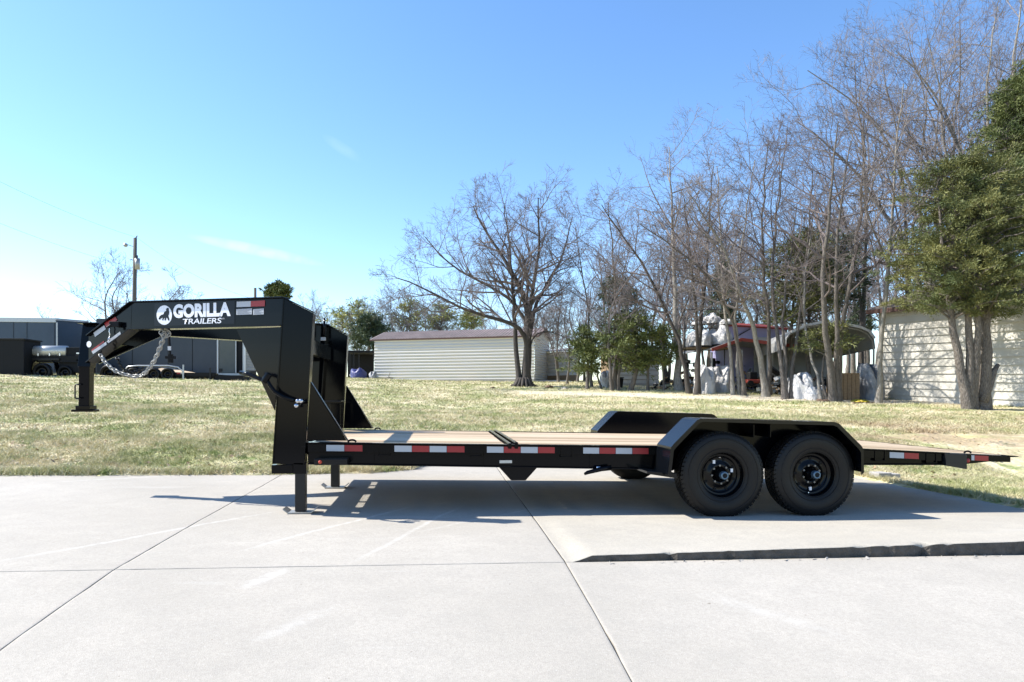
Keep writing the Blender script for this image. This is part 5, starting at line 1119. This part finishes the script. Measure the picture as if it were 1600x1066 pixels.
# parts of a red and a white machine in the shade
rm = thing('garden_mower', 'red machine in the shade behind the pale leaning trunk', 'mower', GX(1178, 25.9)); q = PY(1178, 598, 25.9)
mb = MB().box(q[0] - .35, q[0] + .35, 25.7, 26.3, q[2] - .02, q[2] + .12); mb.build('body', 'red_trim', rm, bevel=.04); MB().box(q[0] - .2, q[0] + .1, 25.8, 26.2, q[2] + .12, q[2] + .42).build('engine', 'matt_black', rm, bevel=.03)
for s_ in (-.25, .25): MB().lathe([(0, -.04), (.12, -.04), (.12, .04), (0, .04)], (q[0] + s_, 25.66, q[2] - .04), 14).build('wheel', 'rubber', rm)
clutter('junk_pile', 'mixed dark and pale clutter between the pale leaning trunk and the grey carport', 'pile', 1200, 1236, 572, 612, 25.5, JM, 51, 60)
clutter('junk_pile', 'dark furniture and boxes in the shade at the back of the red roofed carport', 'pile', 1112, 1165, 560, 608, 29.5, JM, 52, 70)
clutter('junk_pile', 'dark machine parts under the grey carport behind the stout tree', 'pile', 1288, 1330, 578, 614, 24.6, JM, 53, 60)
clutter('junk_pile', 'rusty clutter stacked on the shelf of the scaffold', 'pile', 1070, 1100, 545, 575, 28.0, ['junk_brown', 'crate_wood', 'carport_white'], 54, 40)
# grey carport with a curved roof
CG = thing('grey_carport', 'open grey carport with a curved corrugated roof and ribbed back wall', 'carport', GX(1300, 24)); YG = 24.0
prof = [(1228, 545), (1229, 530), (1236, 520), (1258, 510), (1282, 505), (1300, 504.5), (1318, 507), (1345, 513), (1358, 519), (1366, 530), (1368, 545)]
P3 = [PY(x, y, YG) for x, y in prof]; bk = np.array([0.9, 4.5, -.12])
for i in range(len(P3) - 1):
    a_, b_ = P3[i], P3[i + 1]; nr_ = 1
    MB().hexa([a_, b_, b_ + bk, a_ + bk], [x + [0, -.0, .03] for x in (a_, b_, b_ + bk, a_ + bk)]).build('roof_sheet', 'carport_metal', CG)
    if 1 < i < 9: MB().bar(a_ + [0, -.03, .03], b_ + [0, -.03, .03], .04, .09).build('roof_edge', 'carport_white', CG)
for k in (0, 2.2):
    mb = MB(); off = bk * k / 4.5
    mb.tube([P3[0] + off + [.03, .1, -2.6]] + [p + off + [0, .1, -.05] for p in P3] + [P3[-1] + off + [-.03, .1, -2.6]], .035, 6); mb.build('hoop', 'galvanised', CG)
x0, x1 = (P3[0] + bk)[0], (P3[-1] + bk)[0]
rb = 0.30; zz = float(lawn_z(x0, 28)) - .1; k = 0
while zz < (P3[5] + bk)[2] - .25:
    MB().hexa([(x0, 28.4, zz), (x1, 28.4, zz), (x1, 28.46, zz), (x0, 28.46, zz)], [(x0, 28.44, zz + rb + .02), (x1, 28.44, zz + rb + .02), (x1, 28.5, zz + rb + .02), (x0, 28.5, zz + rb + .02)]).build('wall_panel', 'carport_metal', CG); zz += rb
lump('white_sack', 'big white bags heaped behind the thin curved tree', 'bag', 1240, 1264, 570, 612, 22.9, 'tarp_white', 11, .5, .35, .2)
lump('white_sack', 'pale box shaped bag right of the heaped bags', 'bag', 1257, 1285, 592, 615, 22.4, 'tarp_white', 12, .4, .2, .06)
clutter('junk_pile', 'dark clutter lying on top of the white bags', 'pile', 1246, 1290, 565, 595, 23.6, JM, 13)
lump('covered_pile', 'grey tarpaulin heap leaning at the left corner of the cream shed', 'tarpaulin', 1343, 1374, 556, 620, 22.6, 'tarp_grey', 14, .6, .3, .1)
CB = thing('wooden_crate', 'brown plywood crate between the stout bare tree and the grey tarpaulin', 'crate', GX(1333, 22)); g = GX(1333, 22)
a_, b_ = PY(1312, 600, 22)[0], PY(1344, 600, 22)[0]; zt = PY(1330, 583, 22)[2]
for i in range(5):
    xa_, xb_ = a_ + (b_ - a_) * i / 5, a_ + (b_ - a_) * (i + 1) / 5 - .015; MB().box(xa_, xb_, 22, 22.04, g[2] - .1, zt).build('board', 'crate_wood', CB)
MB().box(a_, b_ - .015, 22.04, 22.8, g[2] - .1, zt - .02).build('box', 'crate_wood', CB)
g = GX(1344, 19.9); q = lump('yellow_tarpaulin', 'small bright yellow plastic sheet on the grass by the crate', 'tarpaulin', 1333, 1356, 613.5, 618.5, 21.0, 'yellow_tarp', 15, .3, .7, .12)
mb = MB(); g = GX(1345, 20.7); mb.box(g[0] - .35, g[0] + .35, 20.5, 20.62, g[2] - .02, g[2] + .05); tag(mb.build('timber', 'junk_brown'), 'short dark timber lying below the yellow sheet', 'timber')
for (px, Y, lab, s_) in ((858, 30.5, 'dark stone on the lawn just right of the lone tree', .16), (882, 29.8, 'pale flat stone on the lawn right of the dark stone', .12), (1281, 21.2, 'brown stump stone at the foot of the curved tree', .14), (1290, 21.1, 'reddish stone beside the stout bare tree', .12), (770, 30.6, 'low stone in the grass left of the lone tree', .1)):
    g = GX(px, Y); r_ = np.random.default_rng(px); mb = MB(); V = []
    for j in range(5):
        for i in range(9): th = 6.283 * i / 9; rr_ = math.cos(j / 5 * 1.5) * s_ * (1 + .25 * r_.normal()); V.append(g + [rr_ * math.cos(th) * 1.3, rr_ * math.sin(th), s_ * .9 * math.sin(j / 5 * 1.5) + r_.normal() * .01 - .02])
    mb.add(V, [(j * 9 + i, j * 9 + (i + 1) % 9, (j + 1) * 9 + (i + 1) % 9, (j + 1) * 9 + i) for j in range(4) for i in range(9)] + [tuple(range(36, 45))]); tag(mb.build('stone', 'junk_brown' if 'pale' not in lab else 'block_concrete', smooth=True), lab, 'stone')
# cream wall section and dark bin behind the low cedars
PB = thing('cream_hut', 'cream boarded hut glimpsed behind the low cedars', 'hut', GX(975, 33.5)); x0, x1 = PY(955, 590, 33)[0], PY(1030, 590, 33)[0]
zz = float(lawn_z(x0, 33)) - .1; zt = PY(960, 545, 33)[2]
while zz < zt: MB().hexa([(x0, 33, zz), (x1, 33, zz), (x1, 33.06, zz), (x0, 33.06, zz)], [(x0, 33.03, zz + .2), (x1, 33.03, zz + .2), (x1, 33.1, zz + .2), (x0, 33.1, zz + .2)]).build('siding_board', 'siding_cream', PB); zz += .22
MB().box(x0 - .1, x1 + .1, 32.8, 35.5, zt, zt + .12).build('roof', 'roof_shingle', PB); MB().box(x0 + .02, x1, 33.12, 35.3, zt - 2.4, zt).build('inner_wall', 'crate_wood', PB)
g = GX(963, 30.5); bn = thing('dark_bin', 'black bin standing before the cream hut', 'bin', g); MB().hexa([g + [-.24, -.2, -.05], g + [.24, -.2, -.05], g + [.24, .2, -.05], g + [-.24, .2, -.05]], [g + [-.28, -.24, .42], g + [.28, -.24, .42], g + [.28, .24, .42], g + [-.28, .24, .42]]).build('body', 'matt_black', bn, bevel=.02); MB().box(g[0] - .3, g[0] + .3, g[1] - .26, g[1] + .26, g[2] + .43, g[2] + .47).build('lid', 'matt_black', bn, bevel=.01)
clutter('junk_pile', 'dark scrap heap between the small cedar and the straight trunk', 'pile', 1025, 1062, 583, 603, 28.5, JM, 21)
lump('white_sack', 'white plastic drum shape left of the cream hut', 'bag', 938, 955, 570, 597, 31, 'tarp_white', 22, .3, .3, .15)

# cream shed at the right
CS = thing('cream_shed', 'cream lap sided shed with a shingle roof at the right behind the cedar', 'shed', [16, 20, -.2])
W0 = PY(1377, 625, 23.2); r2 = ray(1600, 600); Yw = 18.4; W1 = r2 * (Yw / r2[1]); 
def wp(t, z=0): return np.array([W0[0] + (W1[0] - W0[0]) * t, W0[1] + (W1[1] - W0[1]) * t, z])
def wz(t, py0, py1):     # z along the wall for a line drawn from py0 (t=0) to py1 (t=1)
    p = wp(t); return None
def zat(py, Y): return (HOR - py) / FPX * Y
TE = 1.9
zb0, zb1 = zat(628, 23.2), zat(641, Yw); zt0, zt1 = zat(476, 23.2), zat(447, Yw)
nb = 13; wn = n2([-(W1 - W0)[1], (W1 - W0)[0], 0]); wn = -wn if wn[0] > 0 else wn
for i in range(nb):
    f0, f1 = i / nb, (i + 1) / nb
    def pz(t, f): return wp(t) * [1, 1, 0] + np.array([0, 0, (zb0 + (zb1 - zb0) * t) * (1 - f) + (zt0 + (zt1 - zt0) * t) * f])
    a_, b_ = pz(0, f0), pz(TE, f0); c_, d_ = pz(TE, f1), pz(0, f1)
    MB().hexa([a_ + wn * .055, b_ + wn * .055, b_ - wn * .01, a_ - wn * .01], [d_ + wn * .012, c_ + wn * .012, c_ - wn * .01, d_ - wn * .01]).build('siding_board', 'siding_cream', CS)
MB().bar(pz(0, 0) + wn * .02, pz(0, 1) + wn * .02, .1, .1, (1, 0, 0)).build('corner_board', 'siding_cream', CS, bevel=.005)
e_a, e_b = pz(-.06, 1) + wn * .38 + [0, 0, -.05], pz(TE, 1) + wn * .38 + [0, 0, -.05]; inw = -wn * 3.0 + np.array([0, 0, 1.05])
MB().bar(e_a + [0, 0, -.02], e_b + [0, 0, -.02], .04, .15).build('fascia', 'fascia_brown', CS)
nsh = 11
for i in range(nsh):
    s0, s1 = inw * i / nsh, inw * (i + 1.15) / nsh; up = np.array([0, 0, .035])
    MB().hexa([e_a + s0, e_b + s0, e_b + s1, e_a + s1], [e_a + s0 + up + [0, 0, .03], e_b + s0 + up + [0, 0, .03], e_b + s1 + up, e_a + s1 + up]).build('shingle_row', 'roof_shingle', CS)
MB().prism([pz(0, 0) - wn * .02, pz(0, 1) - wn * .02, pz(0, 1) - wn * 3.0 + [0, 0, 1.0], pz(0, 0) - wn * 6, ], (0, .05, 0)).build('end_wall', 'siding_cream', CS)
# pale sheets leaning at its corner
# ================================================================== LEFT SIDE: parked trailers, pole, wires
def wheel_(px, py, rpx, Y, par, name='wheel'):
    c = PY(px, py, Y); r_ = rpx / FPX * Y; o = MB().lathe([(0, .1), (r_ * .6, .1), (r_ * .62, -.02), (r_ * .7, -.10), (r_ * .93, -.11), (r_, -.06), (r_, .12), (0, .12)], c, 28).build(name, 'rubber', par, True)
    MB().lathe([(0, -.05), (r_ * .2, -.05), (r_ * .22, -.02), (r_ * .55, .0), (r_ * .62, -.06)], c, 20).build('rim', 'rim_black', o, True); return o
def boxpx(x0, x1, yt, yb, Y, dep, name, m, par, bevel=.01):
    a = PY(x0, yb, Y); b = PY(x1, yt, Y); return MB().box(a[0], b[0], Y, Y + dep, a[2], b[2]).build(name, m, par, bevel=bevel)
# enclosed trailer at the far left
E1 = thing('enclosed_trailer', 'blue grey enclosed trailer with bright roof trim at the left edge', 'trailer', GX(60, 34)); Y = 34.0
boxpx(-190, 87, 501, 584, Y, 2.4, 'body', 'enclosed_blue', E1); boxpx(-190, 86.5, 497, 501, Y - .04, 2.5, 'roof_trim', 'trim_alu', E1)
a, b = PY(87, 500, Y), PY(138, 504, 35.5); zlo = PY(87, 584, Y)[2]
MB().prism([a * [1, 1, 0] + [0, 0, zlo], b * [1, 1, 0] + [0, 0, zlo], b, a], (0.3, 1.6, 0)).build('front_wedge', 'enclosed_blue', E1)
MB().bar(a + [0, -.03, .03], b + [0, -.03, .03], .08, .1).build('roof_trim', 'trim_alu', E1)
for px in (20, 41, 84): boxpx(px, px + .8, 502, 583, Y - .02, .03, 'seam', 'enclosed_grey', E1, 0)
boxpx(87.5, 89.5, 504, 570, Y - .03, .03, 'corner_post', 'trim_alu', E1, 0)
for x in (-40, -15): wheel_(x, 581, 13, Y - .1, E1)
# smoker trailer in front of it
S1 = thing('smoker_trailer', 'black barbecue smoker trailer with a shiny round barrel at the left', 'trailer', GX(80, 31)); Y = 31.0
q = PY(38, 549, Y); q2 = PY(105, 549, Y); r_ = 6.5 / FPX * Y * 1.25; MB().tube([q, q2], r_, 20).build('barrel', 'plate_silver', S1, True)
boxpx(37, 130, 556, 566, Y - .2, .9, 'bed', 'matt_black', S1); boxpx(92, 131, 543, 582, Y - .1, 1.0, 'firebox', 'matt_black', S1); boxpx(42, 92, 560, 563, Y - .26, .06, 'shelf', 'steel_leg', S1)
fp = [(48, 582), (52, 567), (58, 563.5), (78, 563.5), (84, 568), (87, 582)]; mb = MB()
for (a_, b_) in zip(fp[:-1], fp[1:]): A_, B_ = PY(*a_, Y - .3), PY(*b_, Y - .3); mb.hexa([A_, B_, B_ + [0, .35, 0], A_ + [0, .35, 0]], [x + [0, 0, .03] for x in (A_, B_, B_ + [0, .35, 0], A_ + [0, .35, 0])])
mb.build('fender', 'black_paint', S1); wheel_(66, 581.5, 13, Y - .3, S1); wheel_(102, 583, 11, Y - .1, S1)
for y_ in (551, 562): boxpx(119, 129, y_, y_ + 2.2, Y - .2, .05, 'handle', 'chrome', S1, 0)
for px in (42, 58, 76, 92): boxpx(px, px + 2, 552, 556, Y - .32, .04, 'latch', 'chrome', S1, 0)
for px in (115, 60): boxpx(px, px + 2.5, 582, 595, Y, .06, 'stand_leg', 'steel_leg', S1, 0)
B1_ = thing('steel_box', 'tall matt black steel box at the left edge of the picture', 'box', GX(16, 30.2)); boxpx(-12, 37, 530, 592, 30.2, 1.2, 'body', 'matt_black', B1_); boxpx(-13, 38, 528.6, 530.4, 30.15, 1.3, 'lid', 'steel_leg', B1_, .01)
# large dark enclosed trailer seen under the neck
E2 = thing('enclosed_trailer', 'long charcoal enclosed trailer with a grey side door seen under the neck', 'trailer', GX(270, 33)); Y = 33.0
boxpx(150, 338, 500, 583, Y, 2.4, 'body', 'enclosed_grey', E2); boxpx(338.5, 341, 512, 584, Y - .05, .06, 'corner_post', 'trim_alu', E2, 0); boxpx(341, 381, 512, 586, Y + .02, 2.2, 'rear_wall', 'matt_black', E2)
boxpx(342, 369, 514, 583, Y - .04, .04, 'side_door', 'door_grey', E2, .01); boxpx(367.6, 369, 514, 584, Y - .08, .04, 'door_post', 'trim_alu', E2, 0); boxpx(379, 382, 513, 587, Y - .04, .05, 'corner_post', 'trim_alu', E2, 0); boxpx(341, 382, 583.5, 586.5, Y - .08, .1, 'door_sill', 'trim_alu', E2, 0)
boxpx(342, 347, 576, 581, Y - .07, .03, 'door_lock', 'steel_leg', E2, 0); boxpx(341, 382, 511.5, 514, Y - .08, .1, 'door_header', 'trim_alu', E2, 0)
for px in (206, 262, 300): boxpx(px, px + .7, 502, 582, Y - .015, .02, 'seam', 'matt_black', E2, 0)
for x in (170, 205): wheel_(x, 583, 12, Y - .1, E2)
# flatbed trailer in front of it
F1 = thing('flatbed_trailer', 'low black flatbed trailer with a wooden deck parked before the charcoal trailer', 'trailer', GX(250, 31.2)); Y = 31.2
a, b = PY(235, 581, Y), PY(332, 587, Y); MB().hexa([a + [0, -.0, 0], b + [0, 0, 0], b + [-1, 1.8, .03], a + [0, 1.8, .25]], [x + [0, 0, .05] for x in (a, b, b + [-1, 1.8, .03], a + [0, 1.8, .25])]).build('deck', 'pine_board_1', F1)
boxpx(215, 335, 582.5, 588, Y - .05, .06, 'frame_rail', 'matt_black', F1, 0)
for x0, m_ in ((242, 'tape_red'), (248, 'tape_white'), (276, 'tape_red'), (282, 'tape_white')): boxpx(x0, x0 + 6, 582.2, 584.6, Y - .08, .02, 'reflective_tape', m_, F1, 0)
hp = [(192, 580), (200, 573), (215, 571.5), (262, 571.5), (278, 574), (285, 580), (286, 592)]
MB().tube([PY(x, y, Y - .1) for x, y in hp], .03, 8).build('side_hoop', 'trim_alu', F1, True)
for x in (208, 240, 262): wheel_(x, 585, 9.5, Y - .1, F1)
boxpx(285, 287, 570, 594, Y - .15, .06, 'ramp_post', 'trim_alu', F1, 0); boxpx(327, 329, 575, 592, Y - .1, .06, 'ramp_post', 'steel_leg', F1, 0)
MB().prism([PY(335, 585, Y), PY(380, 588, Y), PY(380, 594, Y), PY(335, 594, Y)], (0, 1.2, 0)).build('ramp', 'matt_black', F1)
boxpx(130, 335, 588, 591.5, Y + .1, 1.6, 'underframe', 'matt_black', F1, 0)
# expanded metal frame right of the door
MS = thing('mesh_gate', 'leaning expanded metal gate right of the grey side door', 'gate', GX(390, 32)); mb = MB(); Y = 32.0
for i in range(14):
    t = i / 13; mb.tube([PY(383 + 18 * t * 0, 548 + 30 * t, Y), PY(384 + 18 * t, 545 + 33 * t, Y)], .012, 4); mb.tube([PY(383 + 17 * t, 545 + 32 * t, Y), PY(383 + 17 * t, 579, Y)], .012, 4)
mb.build('mesh', 'trim_alu', MS)['kind'] = 'stuff'
MB().tube([PY(383, 542, Y), PY(402, 580, Y), PY(383, 581, Y), PY(383, 542, Y)], .03, 6).build('frame', 'trim_alu', MS)
# dark lean-to with a tarp covered heap
LT = thing('open_lean_to', 'dark open lean-to against the left end of the white shed', 'shed', GX(565, 47)); Y = 46.6
boxpx(543, 584, 548, 551, Y - .3, 2.5, 'roof', 'matt_black', LT); boxpx(543, 584, 551, 595, Y + 2, .1, 'back_wall', 'matt_black', LT)
for px in (546, 552, 560, 583): boxpx(px, px + 1.2, 550, 595, Y - .2, .07, 'post', 'steel_leg', LT, 0)
lump('covered_pile', 'dark blue tarpaulin bundle beside the white shed', 'tarpaulin', 548, 573, 576, 594, 45.4, 'tarp_blue', 31, .7, .2, .08)
clutter('junk_pile', 'tan and white clutter on top of the blue bundle', 'pile', 547, 572, 569, 582, 45.9, JM, 32)
lump('covered_pile', 'small grey heap at the corner of the white shed', 'pile', 576, 588, 583, 594, 45.3, 'tarp_grey', 33, .4, .5, .15)
gg = GX(607, 44.5); pd = thing('broken_branch', 'pale broken branch lying before the white shed wall', 'branch', gg); MB().tube([gg + [-.25, 0, .05], gg + [0, 0, .1], gg + [.3, 0, .04]], .04, 6).build('limb', 'bark_pale', pd, True); MB().tube([gg + [0, 0, .1], gg + [.1, 0, .42]], .03, 6).build('limb', 'bark_pale', pd, True)
# utility pole with transformer and wires
YP = 52.0; gp = GX(208.5, YP); UPo = thing('utility_pole', 'grey wooden utility pole with a transformer at the left', 'pole', gp)
tp = PY(211, 372, YP); MB().tube([gp + [0, 0, -.5], gp * .5 + tp * .5, tp], [.17, .15, .12], 12).build('pole', 'pole_wood', UPo, True)
q = PY(214.5, 412, YP - .1); MB().tube([q + [0, 0, -.42], q + [0, 0, .38]], .17, 14).build('transformer', 'galvanised', UPo, True)
MB().tube([q + [0, 0, .38], q + [0, 0, .6]], .04, 8).build('bushing', 'steel_leg', UPo, True)
q = PY(212, 372, YP); MB().tube([q, q + [.1, 0, .18]], .04, 8).build('insulator', 'steel_leg', UPo, True)
a, b = PY(210, 386, YP), PY(196, 382, YP); MB().tube([a, b + [.1, 0, 0], b], .02, 6).build('lamp_arm', 'steel_leg', UPo, True); MB().lathe([(0, -.15), (.12, -.12), (.15, 0), (.1, .15)], b + [0, 0, -.05], 12).build('lamp_head', 'galvanised', UPo, True)
q = PY(204, 407, YP); MB().tube([q + [-.05, 0, .1], q + [.2, 0, 0]], .03, 6).build('insulator', 'steel_leg', UPo, True)
def wire(p0, p1, sag, lab, r_=.006):
    t = np.linspace(0, 1, 22)[:, None]; P = p0 * (1 - t) + p1 * t; P[:, 2] -= sag * 4 * (t * (1 - t))[:, 0]
    tag(MB().tube(P, r_, 5).build('power_line', 'wire'), lab, 'wire', None)
wire(PY(-300, 120, 30), PY(210, 370, YP), .6, 'upper overhead wire running left from the pole top')
wire(PY(-300, 215, 30), PY(208, 418, YP), .5, 'lower overhead wire running left behind the pole')
wire(PY(212, 370, YP), PY(470, 478, 60), 1.2, 'overhead wire running right from the pole top')
YP2 = 58.0; gp = GX(398.3, YP2); P2o = thing('short_pole', 'short dark pole rising behind the neck of the trailer', 'pole', gp); t_ = PY(398.5, 450, YP2); MB().tube([gp + [0, 0, -.4], t_], .11, 10).build('pole', 'pole_wood', P2o, True)
